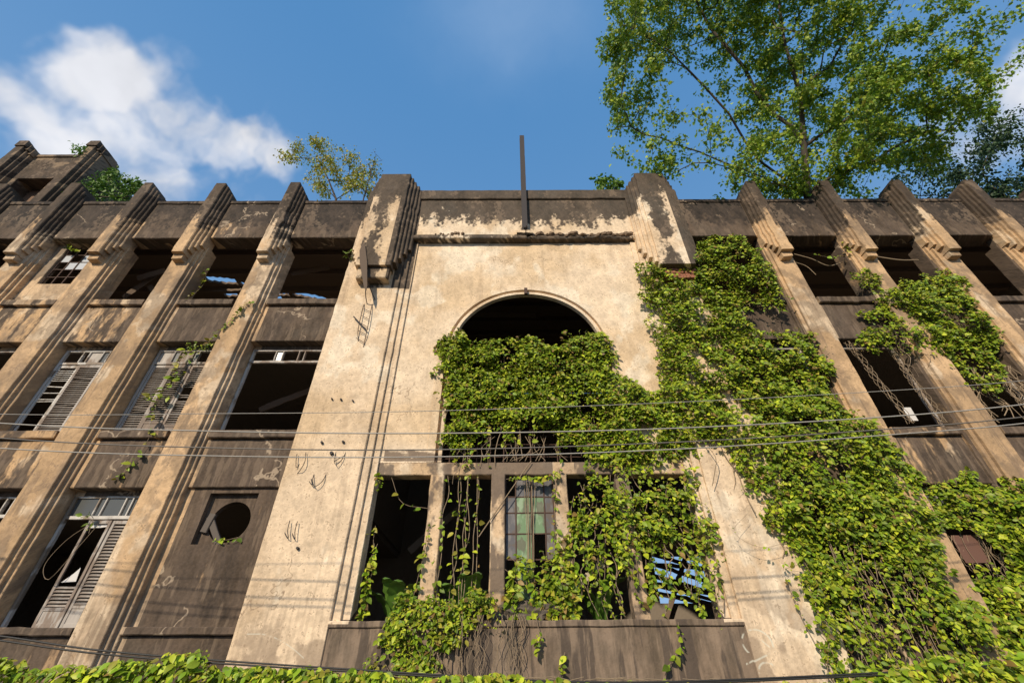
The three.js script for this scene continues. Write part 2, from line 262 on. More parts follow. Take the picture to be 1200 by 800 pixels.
// stepped reveals from the piers to the central wall, the piers, their stepped heads and corbels
for (const s of [-1, 1]) {
  const X = (a, b) => (s < 0 ? [-b, -a] : [a, b]);
  block('pier_shaft', ...X(4.7, 6.8), 0, 15.6, -0.68, 0, MC, B, { step: 0.3, jit: 0.009, ch: 0.02 });
  block('pier_step', ...X(4.495, 4.702), 2.74, 15.9, -0.6, -0.085, MC, B, { ch: 0.01 });
  block('pier_step', ...X(4.298, 4.497), 2.74, 15.9, -0.6, -0.165, MC, B, { ch: 0.01 });
  const head = part('pier_head', B);
  [[0.65, 0.50, 13.9, 19.72], [0.775, 0.39, 14.15, 19.57], [0.9, 0.28, 14.5, 19.42], [1.025, 0.17, 14.85, 19.27], [1.15, 0.07, 15.2, 19.12]].forEach(([hw, z, y0, y1], i) => block(i ? 'head_step' : 'head_front', ...X(5.63 - hw, 5.63 + hw), y0, y1, -0.45 - 0.02 * i, z, MC, head, { jit: 0.012, ch: 0.022, step: 0.16 }));
  if (s < 0) block('corbel', ...X(5.04, 6.2), 13.38, 13.93, -0.1, 0.36, MC, head, { jit: 0.016, ch: 0.03 });
  else { // the plaster corbel has fallen away here and shows the brick core
    for (let r = 0; r < 4; r++) for (let k = 0; k < 5; k++) { const x = 5.1 + k * 0.23 + (r % 2) * 0.1, m = block('brick', x, x + 0.215, 13.4 + r * 0.125, 13.51 + r * 0.125, -0.05, 0.26 + 0.05 * wob(x, r, 3, 3), brickMat, head, { jit: 0.01, ch: 0.012, axis: 'x' }); m.rotation.z = 0; }
  }
  block('pier_parapet', ...X(4.5, 6.82), 15.5, 18.6, -0.68, -0.02, MC, B);
}
// central parapet, coping, broken ledge
block('parapet', -4.5, 4.5, 15.98, 18.52, -0.72, -0.03, MC, B, { axis: 'x', ch: 0.02, jit: 0.012 });
block('coping', -4.48, 4.48, 18.53, 19.16, -0.76, 0.05, MC, B, { axis: 'x', ch: 0.025, jit: 0.012 });
block('ledge', -4.5, 0.1, 15.9, 16.12, -0.62, 0.06, MC, B, { axis: 'x', jit: 0.02, ch: 0.03, step: 0.12 });
block('broken_ledge', 0.1, 4.5, 15.92, 16.08, -0.62, 0.03, MC, B, { axis: 'x', jit: 0.07, ch: 0.05, step: 0.09 });
{ const r = rng(91); const rub = flat(0.2, 0.135, 0.085); for (let i = 0; i < 46; i++) { const g = new THREE.DodecahedronGeometry(0.05 + 0.09 * r(), 0), q = g.attributes.position; for (let k = 0; k < q.count; k++) q.setXYZ(k, q.getX(k) * 1.5, q.getY(k) * 0.7, q.getZ(k)); const m = mesh('rubble', g, rub, B); m.position.set(0.15 + 4.25 * r(), 16.1 + 0.1 * r(), -0.06 + 0.11 * r()); m.rotation.set(r() * 0.6, r() * 6, r() * 0.6); }
  for (let i = 0; i < 9; i++) { const m = mesh('rubble', new THREE.DodecahedronGeometry(0.04 + 0.06 * r(), 0), rub, B); m.position.set(-3.6 + 1.2 * r(), 16.12 + 0.05 * r(), 0.01 + 0.05 * r()); m.rotation.set(r(), r(), r()); } }
// ground-floor dado, its ledge, the transom beam and the posts
block('dado', -4.7, 4.7, 0, 2.62, -0.62, -0.035, MC, B, { axis: 'x', jit: 0.012 });
block('window_ledge', -4.72, 4.72, 2.622, 2.76, -0.64, 0.005, MC, B, { axis: 'x', jit: 0.014, ch: 0.02 });
const postMat = (() => { const t = paint(-5, 5, 2, 7.2, 1024, 512, (x, y, c) => { plaster(x + 3, y + 8, c, 0.5); mixc(c, [0.12, 0.09, 0.07], 0.85 * sst(0.42, 0.56, 0.6 * fb(x / 0.9 + 1, y / 1.6, 0) + 0.4 * fb(x / 0.2, y / 0.3, 1) + (Math.abs(x + 0.88) < 0.3 ? 0.22 : x > 0.5 && x < 1.1 ? -0.16 : 0) - (y > 6.1 ? -0.04 : 0))); }); return wallMat(t); })();
block('transom_beam', -4.3, 4.3, 6.24, 6.598, -0.6, -0.235, postMat, B, { axis: 'x', jit: 0.014, ch: 0.02 });
for (const x of [-2.6, -0.92, 0.78, 2.5]) block('window_post', x - 0.19, x + 0.19, 2.75, 6.26, -0.6, -0.225, postMat, B, { jit: 0.012, ch: 0.022 });
// iron grille in the lower part of the arch
for (let x = -2.34; x < 2.5; x += 0.39) { const t = part('iron_grille', B); t.userData = {}; mesh('bar', tube([[x, 6.6, -0.42], [x + 0.02, 8.2, -0.43], [x, 10.4, -0.42]], 0.022, 8, 4), rust, t); }
for (const y of [6.82, 7.2, 7.62, 8.1, 8.6, 9.1, 9.6]) { const t = part('iron_grille', B); mesh('bar', tube([[-2.56, y - 0.03, -0.44], [-0.7, y + 0.03, -0.46], [2.56, y, -0.44]], 0.018, 12, 4), rust, t); }

// ---- wings
const SHAFT = [[-0.375, 0], [-0.375, -0.11], [-0.47, -0.11], [-0.47, -0.22], [-0.565, -0.22], [-0.565, -0.76], [0.565, -0.76], [0.565, -0.22], [0.47, -0.22], [0.47, -0.11], [0.375, -0.11], [0.375, 0]];
for (const s of [-1, 1]) {
  const M = s < 0 ? ML : MR, X = (a, b) => (s < 0 ? [-b, -a] : [a, b]);
  PIL.forEach((pc) => {
    const c = pc * s, t = part('pilaster', B);
    mesh('shaft', prism('y', SHAFT.map(([x, z]) => [x + c, z]), 0, 15.7, { jit: 0.01, ch: 0.014, step: 0.25 }), M, t);
    [[0.225, 0.4, 14.8, 19.26 + 0.07 * wob(pc, s, 1, 3)], [0.315, 0.29, 15.05 + 0.05 * wob(pc, s, 2, 3), 19.13], [0.405, 0.18, 15.28, 18.98 + 0.06 * wob(pc, s, 5, 3)], [0.5, 0.07, 15.48 + 0.06 * wob(pc, s, 8, 3), 18.84]].forEach(([hw, z, y0, y1], i) => block(i ? 'fin_step' : 'fin_front', c - hw, c + hw, y0, y1, -0.45 - 0.015 * i, z, M, t, { jit: 0.017, ch: 0.026, step: 0.12 }));
    block('corbel', c - 0.195, c + 0.195, 14.56, 14.81, -0.05, 0.24, M, t, { jit: 0.012, ch: 0.018 });
  });
  const edges = [[6.8, PIL[0] - 0.565], ...PIL.slice(0, 4).map((p, i) => [p + 0.565, PIL[i + 1] - 0.565]), [PIL[4] + 0.565, 24]];
  edges.forEach(([a, b], k) => {
    block('parapet', ...X(a - 0.02, b + 0.02), 16.1, 18.32, -0.66, -0.05, M, B, { axis: 'x', jit: 0.014, ch: 0.025 });
    block('coping', ...X(a - 0.03, b + 0.03), 18.322, 18.52, -0.7, -0.005, M, B, { axis: 'x', jit: 0.012, ch: 0.02 });
    const sp = (y0, y1) => block('spandrel', ...X(a - 0.01, b + 0.01), y0, y1, ZB, ZW, M, B, { axis: 'x', jit: 0.01, ch: 0.02 });
    if (k < 5) { const li = (y) => block('window_lintel', ...X(a - 0.005, b + 0.005), y - 0.13, y + 0.02, -0.75, -0.6, M, B, { axis: 'x', jit: 0.01 }); li(10.99); if (k || s > 0) li(5.94); }
    sp(11.0, 12.58); sp(5.95, 7.36); sp(0, 2.52);
    if (k < 4) {
      block('window_sill', ...X(a + 0.06, b - 0.06), 12.6, 12.86, -0.7, -0.17, M, B, { axis: 'x', jit: 0.012, ch: 0.02 });
      block('window_sill', ...X(a + 0.06, b - 0.06), 7.38, 7.62, -0.7, -0.17, M, B, { axis: 'x', jit: 0.012, ch: 0.02 });
    }
    block('window_sill', ...X(a, b), 2.522, 2.68, -0.7, -0.18, M, B, { axis: 'x', jit: 0.012, ch: 0.02 });
    if (k === 5) { sp(7.36, 11); sp(12.58, 16.1); sp(2.66, 5.95); }
  });
}
// porthole bay beside the left pier: blank wall with a square recess round a circular hole
{
  const x0 = -9.5, x1 = -6.79, sq = [-8.83, -7.5, 4.5, 5.82];
  const wallWith = (name, outer, hole, z0, z1) => { const sh = new THREE.Shape(outer.map((p) => new THREE.Vector2(...p))); sh.holes.push(hole); const g = new THREE.ExtrudeGeometry(sh, { depth: z1 - z0, bevelEnabled: false, curveSegments: 40 }); g.translate(0, 0, z0); const p = g.attributes.position, uv = g.attributes.uv; for (let i = 0; i < p.count; i++) uv.setXY(i, p.getX(i) + 0.45 * p.getZ(i), p.getY(i) + 0.6 * p.getZ(i)); return mesh(name, g, ML, B); };
  const r = (a, b, c, d) => [[a, c], [b, c], [b, d], [a, d]];
  const h1 = new THREE.Path(r(...sq).map((p) => new THREE.Vector2(...p)).reverse());
  wallWith('porthole_wall', r(x0, x1, 2.68, 5.95), h1, -0.56, -0.4);
  const h2 = new THREE.Path(); h2.absarc(-8.12, 5.1, 0.53, 0, Math.PI * 2, true);
  wallWith('porthole_ring', r(-8.95, -7.4, 4.35, 5.93), h2, -0.72, -0.562);
  const d = flat(0.11, 0.09, 0.075);
  const b1 = block('broken_board', -0.09, 0.09, -0.45, 0.45, -0.04, 0.04, d, B, { jit: 0.015 }); b1.position.set(-8.42, 4.85, -0.52); b1.rotation.z = 0.62;
  const b2 = block('broken_board', -0.11, 0.11, -0.24, 0.24, -0.05, 0.05, d, B, { jit: 0.03 }); b2.position.set(-8.66, 5.06, -0.5); b2.rotation.z = -0.2;
}
// ---- interior: floors, cross walls, back wall with broken openings, roof with missing sheets
{
  const sl = (n, a, b, y0, y1, z0, z1, m = inside) => block(n, a, b, y0, y1, z0, z1, m, B, { axis: 'x', step: 4, jit: 0, ch: 0 });
  for (const s of [-1, 1]) { const X = (a, b) => (s < 0 ? [-b, -a] : [a, b]); sl('floor_slab', ...X(6.6, 24), 6.95, 7.2, -14, ZB - 0.02); sl('floor_slab', ...X(6.6, 24), 11.95, 12.2, -14, ZB - 0.02); sl('cross_wall', ...X(6.5, 6.78), 7.2, 17, -14, ZB - 0.02); sl('end_wall', ...X(23.7, 24), 0, 17, -14, ZB - 0.02); }
  sl('floor_slab', -23.7, 23.7, 0.9, 1.1, -14, ZB - 0.02);
  sl('back_wall', -24, 24, 7.1, 17, -14.3, -14.02); sl('back_wall', -24, 6.5, 0, 7.1, -14.3, -14.02); sl('back_wall', 9.9, 24, 0, 7.1, -14.3, -14.02); sl('back_wall', 6.5, 9.9, 0, 4.8, -14.3, -14.02); sl('back_wall', 6.5, 6.9, 4.8, 7.1, -14.3, -14.02);
  const r = rng(5);
  for (let i = 0; i < 9; i++) { const b = block('fallen_rafter', -2.1, 2.1, -0.07 - 0.09 * r(), 0.08, -0.06, 0.06, roofMat, B, { jit: 0.02 }); b.position.set(8.1 + 0.6 * (r() - 0.5), 4.95 + i * 0.25, -13.8 + 0.2 * r()); b.rotation.z = -0.22 + 0.3 * (r() - 0.5) + (i === 4 ? 1.2 : 0); }
  for (const [x, y, z, L, a, t] of [[-16.4, 15.2, -1.9, 1.5, 0.9, 0.3], [-15.6, 14.8, -2.3, 1.7, -0.8, 0.2], [-15.9, 15.6, -1.6, 1.1, 0.4, 0.5], [-9.4, 16.2, -2.0, 1.6, 0.35, 0.2], [11.9, 15.6, -2.1, 1.6, -0.6, 0.3], [15.4, 15.4, -1.9, 1.4, 0.7, 0.3], [-0.9, 14.6, -3.2, 3, 0.12, 0.1], [1.4, 15.2, -2.7, 2.4, -0.3, 0.2], [-8.8, 9.9, -2.4, 1.8, 0.5, 0.2], [11.6, 9.4, -1.8, 1.5, -0.7, 0.2], [-2.9, 5.6, -3.0, 2.2, 0.7, 0.2]]) { const b = block('hanging_board', -L / 2, L / 2, -0.11, 0.11, -0.02, 0.02, roofMat, B, { jit: 0.015 }); b.position.set(x, y, z); b.rotation.set(t, 0.2, a); }
  // roof deck with ragged gaps where sheets have slid away
  const wide = 1.7, sh = new THREE.Shape([[-24, 0.4], [24, 0.4], [24, 14], [-24, 14]].map((p) => new THREE.Vector2(...p)));
  const gap = (x0, x1, z0, z1, n, tilt) => { const a = [], b = []; for (let i = 0; i <= n; i++) { const x = lerp(x0, x1, i / n), t = (i / n) * tilt; a.push([x, z0 + t + 0.07 * r() - (i % 2) * 0.05]); b.push([x + 0.05 * r(), z0 + (z1 - z0) * wide + t + 0.06 * r() + (i % 2) * 0.07]); } sh.holes.push(new THREE.Path([...a, ...b.reverse()].map((p) => new THREE.Vector2(...p)))); };
  gap(-15.1, -13.7, 3.05, 3.24, 9, 0.24); gap(-14.75, -14.1, 4.15, 4.34, 4, -0.1); gap(-15.7, -15.2, 4.7, 4.98, 3, 0.05); gap(-12.3, -11.55, 3.95, 4.18, 5, 0.05); gap(-12.5, -12.0, 4.5, 4.72, 3, 0); gap(-11.35, -9.8, 4.05, 4.22, 10, 0.55); gap(-13.6, -13.2, 3.5, 3.62, 3, 0.05);
  const g = new THREE.ExtrudeGeometry(sh, { depth: 0.12, bevelEnabled: false }); g.rotateX(-Math.PI / 2); g.translate(0, 17, 0); mesh('roof_deck', g, roofMat, B);
  for (let i = 0; i < 11; i++) sl('roof_beam', -23.6, 23.6, 16.72, 16.98, -1.7 - i * 1.15, -1.52 - i * 1.15, roofMat);
}
// ---- stair tower above the left wing
{
  const t = part('roof_tower', B), TM = wallMat(paint(-28, -20, 16, 26, 512, 640, (x, y, c) => { plaster(x, y, c, 0.9); mould(x, y, c, 0.42, 1.2); mixc(c, [0.3, 0.21, 0.13], 0.6 * sst(0.6, 0.7, fb(x / 1.1, y / 0.7, 2))); }));
  block('tower_wall', -27, -22.3, 21.85, 23.72, -5, -1.02, TM, t, { axis: 'x' });
  block('tower_wall', -22.95, -22.3, 17.12, 21.85, -5, -1.02, TM, t); block('tower_wall', -27, -25.2, 17.12, 21.85, -5, -1.02, TM, t);
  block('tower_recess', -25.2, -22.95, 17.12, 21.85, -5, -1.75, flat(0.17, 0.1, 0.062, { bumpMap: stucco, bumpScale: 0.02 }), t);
  block('tower_coping', -27.05, -22.2, 23.722, 23.92, -5, -0.95, TM, t, { axis: 'x' });
  for (const c of [-22.28, -26.0]) [[0.22, -0.5, 24.35], [0.34, -0.66, 24.2], [0.46, -0.82, 24.05]].forEach(([hw, z, y1], i) => { block('tower_fin', c - hw, c + hw, 17.12, y1 - 0.42, -1.6 - 0.02 * i, z, TM, t); block('tower_cap', c - hw - 0.05, c + hw + 0.05, y1 - 0.418, y1, -1.7 - 0.02 * i, z + 0.06, TM, t, { jit: 0.02 }); });
}

// ------------------------------------------------------------------ windows
const slatGeo = {};
function slat(parent, x0, x1, y, z, tilt, mat) { const w = Math.round((x1 - x0) * 100) / 100; const g = slatGeo[w] || (slatGeo[w] = (() => { const q = new THREE.BoxGeometry(w, 0.012, 0.075); const uv = q.attributes.uv, p = q.attributes.position; for (let i = 0; i < p.count; i++) uv.setXY(i, p.getY(i) * 3 + p.getZ(i), p.getX(i)); return q; })()); const m = mesh('slat', g, mat, parent); m.position.set((x0 + x1) / 2, y, z); m.rotation.x = tilt; return m; }
// one louvred leaf: stiles, rails and slats
function leaf(w, x0, x1, y0, y1, z, mat, r, { missing = () => false, bottom = 0.45, glass = null } = {}) {
  const fw = 0.075, f = (n, a, b, c, d) => block(n, a, b, c, d, z - 0.025, z + 0.025, mat, w, { jit: 0.004, ch: 0.006 });
  f('stile', x0, x0 + fw, y0, y1); f('stile', x1 - fw, x1, y0, y1); f('rail', x0 + fw, x1 - fw, y0, y0 + 0.09); f('rail', x0 + fw, x1 - fw, y1 - 0.09, y1);
  if (bottom) { f('rail', x0 + fw, x1 - fw, y0 + bottom, y0 + bottom + 0.07); block('shutter_panel', x0 + fw, x1 - fw, y0 + 0.09, y0 + bottom, z - 0.012, z + 0.008, mat, w, { jit: 0.003, ch: 0 }); }
  for (let y = y0 + (bottom ? bottom + 0.11 : 0.12); y < y1 - 0.11; y += 0.078) if (!missing((y - y0) / (y1 - y0))) { const m = slat(w, x0 + fw, x1 - fw, y, z, 0.75 + 0.12 * (r() - 0.5), mat); m.rotation.z = r() < 0.16 ? (r() - 0.5) * 0.16 : (r() - 0.5) * 0.02; }
}
function windowFrame(x0, x1, y0, y1, z, mat, { transom = 0.5, mull = [0.3, 0.42, 0.68, 0.8], panes = [1, 0, 1, 1, 0], matL } = {}) {
  const w = part('window', B), f = (n, a, b, c, d, m = mat) => block(n, a, b, c, d, z - 0.05, z + 0.05, m, w, { jit: 0.005, ch: 0.008 });
  f('frame', x0, x0 + 0.08, y0, y1, matL || mat); f('frame', x1 - 0.08, x1, y0, y1); f('frame', x0 + 0.08, x1 - 0.08, y1 - 0.07, y1);
  if (transom) {
    f('transom_bar', x0 + 0.08, x1 - 0.08, y1 - transom - 0.09, y1 - transom);
    const W = x1 - x0 - 0.16, xs = [0, ...mull, 1].map((q) => x0 + 0.08 + q * W);
    mull.forEach((q) => f('mullion', x0 + 0.08 + q * W - 0.02, x0 + 0.08 + q * W + 0.02, y1 - transom, y1 - 0.07));
    panes.forEach((k, i) => { if (k) block('pane', xs[i] + 0.02, xs[i + 1] - 0.02, y1 - transom, y1 - 0.07, z - 0.01, z, k === 2 ? greyWood : dirtyGlass, w, { jit: 0, ch: 0 }); });
  }
  return w;
}
{
  const r = rng(17), z = -0.66;
  // bay beside the left pier, second floor: frame and transom only
  windowFrame(-9.47, -6.83, 7.64, 10.86, z, greyWood, { transom: 0.46, mull: [0.3, 0.4, 0.62, 0.7], panes: [0, 1, 0, 0, 0], matL: paleWood });
  // next bay: closed louvred leaves
  let x0 = -12.72, x1 = -10.63, w = windowFrame(x0, x1, 7.64, 10.86, z, greyWood, { mull: [0.26, 0.36, 0.6, 0.7], panes: [2, 1, 2, 1, 0] });
  leaf(w, x0 + 0.09, x0 + 0.72, 7.66, 10.24, z, greyWood, r, { bottom: 0, missing: (t) => Math.abs(t - 0.3) < 0.012 });
  leaf(w, x0 + 0.73, x0 + 1.36, 7.66, 10.24, z + 0.02, greyWood, r, { bottom: 0.4 }); leaf(w, x0 + 1.37, x1 - 0.09, 7.66, 10.24, z, greyWood, r, { bottom: 0.3, missing: (t) => t > 0.48 && t < 0.66 && r() < 0.75 });
  // third bay: one leaf stripped of its slats, the other whole, hanging ajar
  x0 = -15.92; x1 = -13.88; w = windowFrame(x0, x1, 7.64, 10.86, z, paleWood, { mull: [0.3, 0.42, 0.66, 0.78], panes: [0, 0, 2, 1, 0] });
  leaf(w, x0 + 0.09, x0 + 0.78, 7.66, 10.24, z, paleWood, r, { bottom: 0, missing: (t) => t < 0.45 || r() < 0.48 });
  leaf(w, x0 + 0.8, x0 + 1.6, 7.66, 10.24, z + 0.04, greyWood, r, { bottom: 0 });
  // ground floor of the second bay: tall casement, left side open, middle leaf smashed, right leaf louvred
  x0 = -12.72; x1 = -10.63; w = windowFrame(x0, x1, 2.69, 5.84, z, paleWood, { transom: 0.55, mull: [0.34, 0.44, 0.72, 0.82], panes: [1, 1, 1, 1, 1], matL: paleWood });
  leaf(w, x0 + 0.75, x0 + 1.38, 2.71, 5.17, z + 0.03, greyWood, r, { bottom: 0.35, missing: (t) => t > 0.36 });
  leaf(w, x0 + 1.39, x1 - 0.09, 2.71, 5.17, z, greyWood, r, { bottom: 0.4 });
  const torn = flat(0.62, 0.6, 0.58);
  const q1 = block('torn_sheet', x0 + 0.85, x0 + 1.27, 5.0, 5.18, z, z + 0.012, torn, w, { jit: 0.03, ch: 0, step: 0.06 }), sh = new THREE.Shape([[0, 0], [0.36, 0.02], [0.3, 0.34], [0.2, 0.2]].map((p) => new THREE.Vector2(...p)));
  const g = new THREE.ExtrudeGeometry(sh, { depth: 0.006, bevelEnabled: false }), m = mesh('glass_shard', g, torn, w); m.position.set(x0 + 0.86, 3.68, z + 0.01);
  // fourth bay ground floor and second floor: bare pale frames
  windowFrame(-15.92, -13.88, 2.69, 5.84, z, paleWood, { panes: [1, 0, 0, 0, 0] });
  windowFrame(-19.12, -17.08, 7.64, 10.86, z, greyWood, { panes: [0, 0, 0, 0, 0], transom: 0 });
  // fourth bay, third floor: blocked up with plaster, a small steel lattice window left in it
  const bl = wallMat(paint(-20, -16, 12, 17, 512, 512, (x, y, c) => { plaster(x, y, c, 0.55); mixc(c, [0.14, 0.1, 0.07], 0.75 * sst(0.5, 0.6, fb(x / 0.8, y / 0.9, 1))); }));
  block('infill_wall', -19.14, -18.75, 12.86, 16.1, -0.66, -0.42, bl, B); block('infill_wall', -18.75, -17.06, 12.86, 13.9, -0.66, -0.42, bl, B, { axis: 'x' });
  const lw = part('lattice_window', B); for (let k = 0; k <= 4; k++) block('bar', -18.74 + k * 0.4, -18.7 + k * 0.4, 13.91, 16.08, -0.55, -0.51, rust, lw, { ch: 0 }); for (let k = 0; k <= 4; k++) block('bar', -18.74, -17.08, 13.92 + k * 0.42, 13.95 + k * 0.42, -0.56, -0.52, rust, lw, { axis: 'x', ch: 0 });
  const pg = flat(0.45, 0.47, 0.5, { roughness: 0.3 }); for (const [a, b] of [[1, 3], [2, 3], [2, 4], [3, 2], [3, 4], [0, 4]]) if (b < 5) block('pane', -18.69 + a * 0.4, -18.35 + a * 0.4, 13.96 + (b - 1) * 0.42, 14.33 + (b - 1) * 0.42, -0.545, -0.535, pg, lw, { jit: 0, ch: 0 });
  // right wing: bare frames
  w = windowFrame(10.63, 12.72, 7.64, 10.86, z, greyWood, { transom: 0 }); block('shutter_stile', 12.45, 12.52, 7.66, 9.0, -0.45, -0.38, greyWood, w);
  const lean = block('glass_shard', 12.02, 12.28, 8.15, 8.62, -0.85, -0.84, torn, w, { jit: 0.01 }); lean.name = 'glass_shard';
  windowFrame(13.88, 15.92, 7.64, 10.86, z, greyWood, { transom: 0 }); windowFrame(7.0, 9.47, 7.64, 10.86, z, greyWood, { transom: 0 }); windowFrame(10.63, 12.72, 2.69, 5.84, z, greyWood, { panes: [1, 1, 0, 0, 1] });
  const tile = block('rust_sheet', 10.75, 11.35, 3.95, 4.6, -0.3, -0.28, flat(0.14, 0.07, 0.05), w, { jit: 0.02 }); tile.name = 'rust_sheet';
  for (let i = 0; i < 3; i++) windowFrame([17.08, 17.08, 13.88][i], [19.12, 19.12, 15.92][i], [7.64, 2.69, 2.69][i], [10.86, 5.84, 5.84][i], z, greyWood, { panes: [1, 0, 1, 0, 0] });
  // middle bay of the big ground-floor window: rusty steel door-window with painted panes
  const mw = part('steel_window', B), zz = -0.42, xs = [-0.72, -0.44, -0.02, 0.33, 0.58], ys = [3.2, 4.1, 4.72, 5.25, 5.68, 6.24];
  xs.forEach((x) => block('bar', x - 0.018, x + 0.018, 3.15, 6.24, zz - 0.02, zz + 0.02, rust, mw, { ch: 0.004 }));
  for (let j = 1; j < 6; j++) block('bar', -0.73, 0.59, ys[j] - 0.016, ys[j] + 0.016, zz - 0.018, zz + 0.018, rust, mw, { ch: 0.004, axis: 'x' });
  for (let i = 0; i < 4; i++) for (let j = 0; j < 5; j++) { const mid = i === 1 || i === 2; if ((j === 0 && (!mid || i === 2)) || (i === 0 && j === 4)) continue; if (j === 1 && i === 2) continue; block('pane', xs[i] + 0.018, xs[i + 1] - 0.018, ys[j] + 0.016, ys[j + 1] - 0.016, zz - 0.004, zz + 0.004, mid && j < 4 ? greenGlass : slateGlass, mw, { jit: 0, ch: 0 }); }
  const lump = flat(0.12, 0.095, 0.07, { flatShading: true }); for (let i = 0; i < 7; i++) { const q = new THREE.IcosahedronGeometry(0.14 + 0.14 * r(), 2), p = q.attributes.position; for (let k = 0; k < p.count; k++) { const s = 1 + 0.7 * wob(p.getX(k) + i, p.getY(k), p.getZ(k), 5) + 0.4 * wob(p.getX(k) + i, p.getY(k), p.getZ(k), 14); p.setXYZ(k, p.getX(k) * s * 1.2, p.getY(k) * s * 0.8, p.getZ(k) * s * 0.7); } const m = mesh('rubble', q, lump, B); m.position.set(-0.7 + i * 0.21, 2.88 + 0.14 * r(), -0.34 + 0.1 * r()); }
  const pl = block('fallen_plank', -0.55, 0.55, -0.09, 0.09, -0.02, 0.02, flat(0.45, 0.38, 0.27), B, { jit: 0.006 }); pl.position.set(1.35, 3.75, -0.7); pl.rotation.z = 0.62;
}
// ------------------------------------------------------------------ iron left on the facade
{
  const hook = (name, pts, rr = 0.01) => mesh(name, tube(pts, rr, 10, 5), darkIron, B);
  hook('iron_hook', [[-6.22, 4.95, 0.07], [-6.19, 4.7, 0.1], [-6.12, 4.5, 0.08], [-6.25, 4.62, 0.03], [-6.3, 4.68, -0.01]]);
  hook('iron_hook', [[-6.02, 4.93, 0.07], [-6.0, 4.68, 0.1], [-5.95, 4.48, 0.08], [-6.06, 4.6, 0.03], [-6.1, 4.66, -0.01]]);
  hook('iron_hook', [[-6.55, 6.75, 0.06], [-6.5, 6.5, 0.08], [-6.46, 6.35, 0.04], [-6.43, 6.5, -0.01]]);
  hook('iron_hook', [[-6.32, 6.8, 0.05], [-6.25, 6.5, 0.1], [-6.3, 6.3, 0.1], [-6.42, 6.2, -0.01]]);
  hook('iron_hook', [[-5.5, 6.85, -0.01], [-5.46, 6.55, 0.08], [-5.38, 6.4, 0.1], [-5.25, 6.6, 0.05], [-5.22, 6.85, -0.01]]); hook('iron_hook', [[-5.46, 6.52, 0.07], [-5.35, 6.6, 0.07], [-5.25, 6.7, 0.02]]);
  hook('iron_hook', [[-5.95, 6.2, -0.01], [-5.9, 5.95, 0.1], [-5.8, 5.8, 0.12], [-5.65, 5.95, 0.08], [-5.62, 6.2, -0.01]]); hook('iron_hook', [[-5.98, 6.05, 0.03], [-5.88, 5.85, 0.1], [-5.98, 5.95, 0.12]]);
  for (const [x, y, q] of [[-5.72, 8.5, 0.06], [-5.35, 8.45, 0.05], [-6.0, 8.52, 0.05], [-5.95, 7.1, 0.07], [-5.35, 7.12, 0.07], [-5.6, 6.78, 0.1], [-5.85, 4.3, 0.07]]) { const m = mesh('bolt_stub', new THREE.CylinderGeometry(q * 0.45, q * 0.55, 0.09, 8), darkIron, B); m.rotation.x = Math.PI / 2; m.position.set(x, y, 0.03); }
  const p = thing('steel_post', 'tall dark rusty steel beam rising from the ledge above the arch', 'post');
  const I = [[-0.11, -0.1], [0.11, -0.1], [0.11, -0.075], [0.012, -0.075], [0.012, 0.075], [0.11, 0.075], [0.11, 0.1], [-0.11, 0.1], [-0.11, 0.075], [-0.012, 0.075], [-0.012, -0.075], [-0.11, -0.075]];
  mesh('beam', prism('y', I.map(([a, b]) => [a + 0.03, b + 0.13]), 16.35, 23.5, { ch: 0, jit: 0.002 }), darkIron, p);
  block('foot', -0.3, 0.36, 16.1, 16.34, -0.05, 0.14, MC, p, { jit: 0.05, ch: 0.05, step: 0.1 });
  mesh('anchor_rod', tube([[0.06, 16.05, -0.1], [0.06, 16.1, 0.2], [0.08, 16.2, 0.42]], 0.02), darkIron, p);
  const b = thing('sign_bracket', 'long rusty metal plate hanging out from the left stepped pier', 'bracket');
  const sh = new THREE.Shape([[-6.2, 15.05], [-6.1, 14.95], [-5.84, 14.0], [-5.6, 12.75], [-5.6, 12.5], [-5.72, 12.75], [-6.1, 13.95], [-6.24, 14.6]].map((q) => new THREE.Vector2(...q)));
  const g = new THREE.ExtrudeGeometry(sh, { depth: 0.03, bevelEnabled: false }); g.translate(0, 0, 0.53); mesh('plate', g, flat(0.12, 0.085, 0.06), b);
  mesh('rod', tube([[-5.66, 12.75, 0.55], [-5.68, 12.55, 0.3], [-5.68, 12.4, -0.02]], 0.016), darkIron, b); mesh('rod', tube([[-5.63, 13.0, 0.55], [-5.52, 12.75, 0.25], [-5.42, 12.6, -0.02]], 0.016), darkIron, b); mesh('rod', tube([[-6.12, 14.9, 0.56], [-6.12, 14.92, 0.45]], 0.025), darkIron, b);
  const l = thing('iron_lattice', 'thin rusty ladder shaped rod lattice on the wall below the hanging plate', 'bracket');
  mesh('rail', tube([[-5.78, 12.4, 0.0], [-5.76, 12.2, 0.07], [-5.72, 11.1, 0.08], [-5.66, 10.75, 0.0]], 0.013), rust, l); mesh('rail', tube([[-5.5, 12.4, 0.0], [-5.46, 12.1, 0.07], [-5.42, 11.0, 0.08], [-5.44, 10.5, 0.0]], 0.013), rust, l);
  for (let i = 0; i < 5; i++) mesh('rung', tube([[-5.77 + i * 0.01, 12.15 - i * 0.33, 0.075], [-5.43, 11.95 - i * 0.33, 0.075]], 0.01), rust, l);
  mesh('crossbar', tube([[-6.0, 11.75, 0.09], [-5.45, 11.15, 0.1]], 0.022), darkIron, l);
}

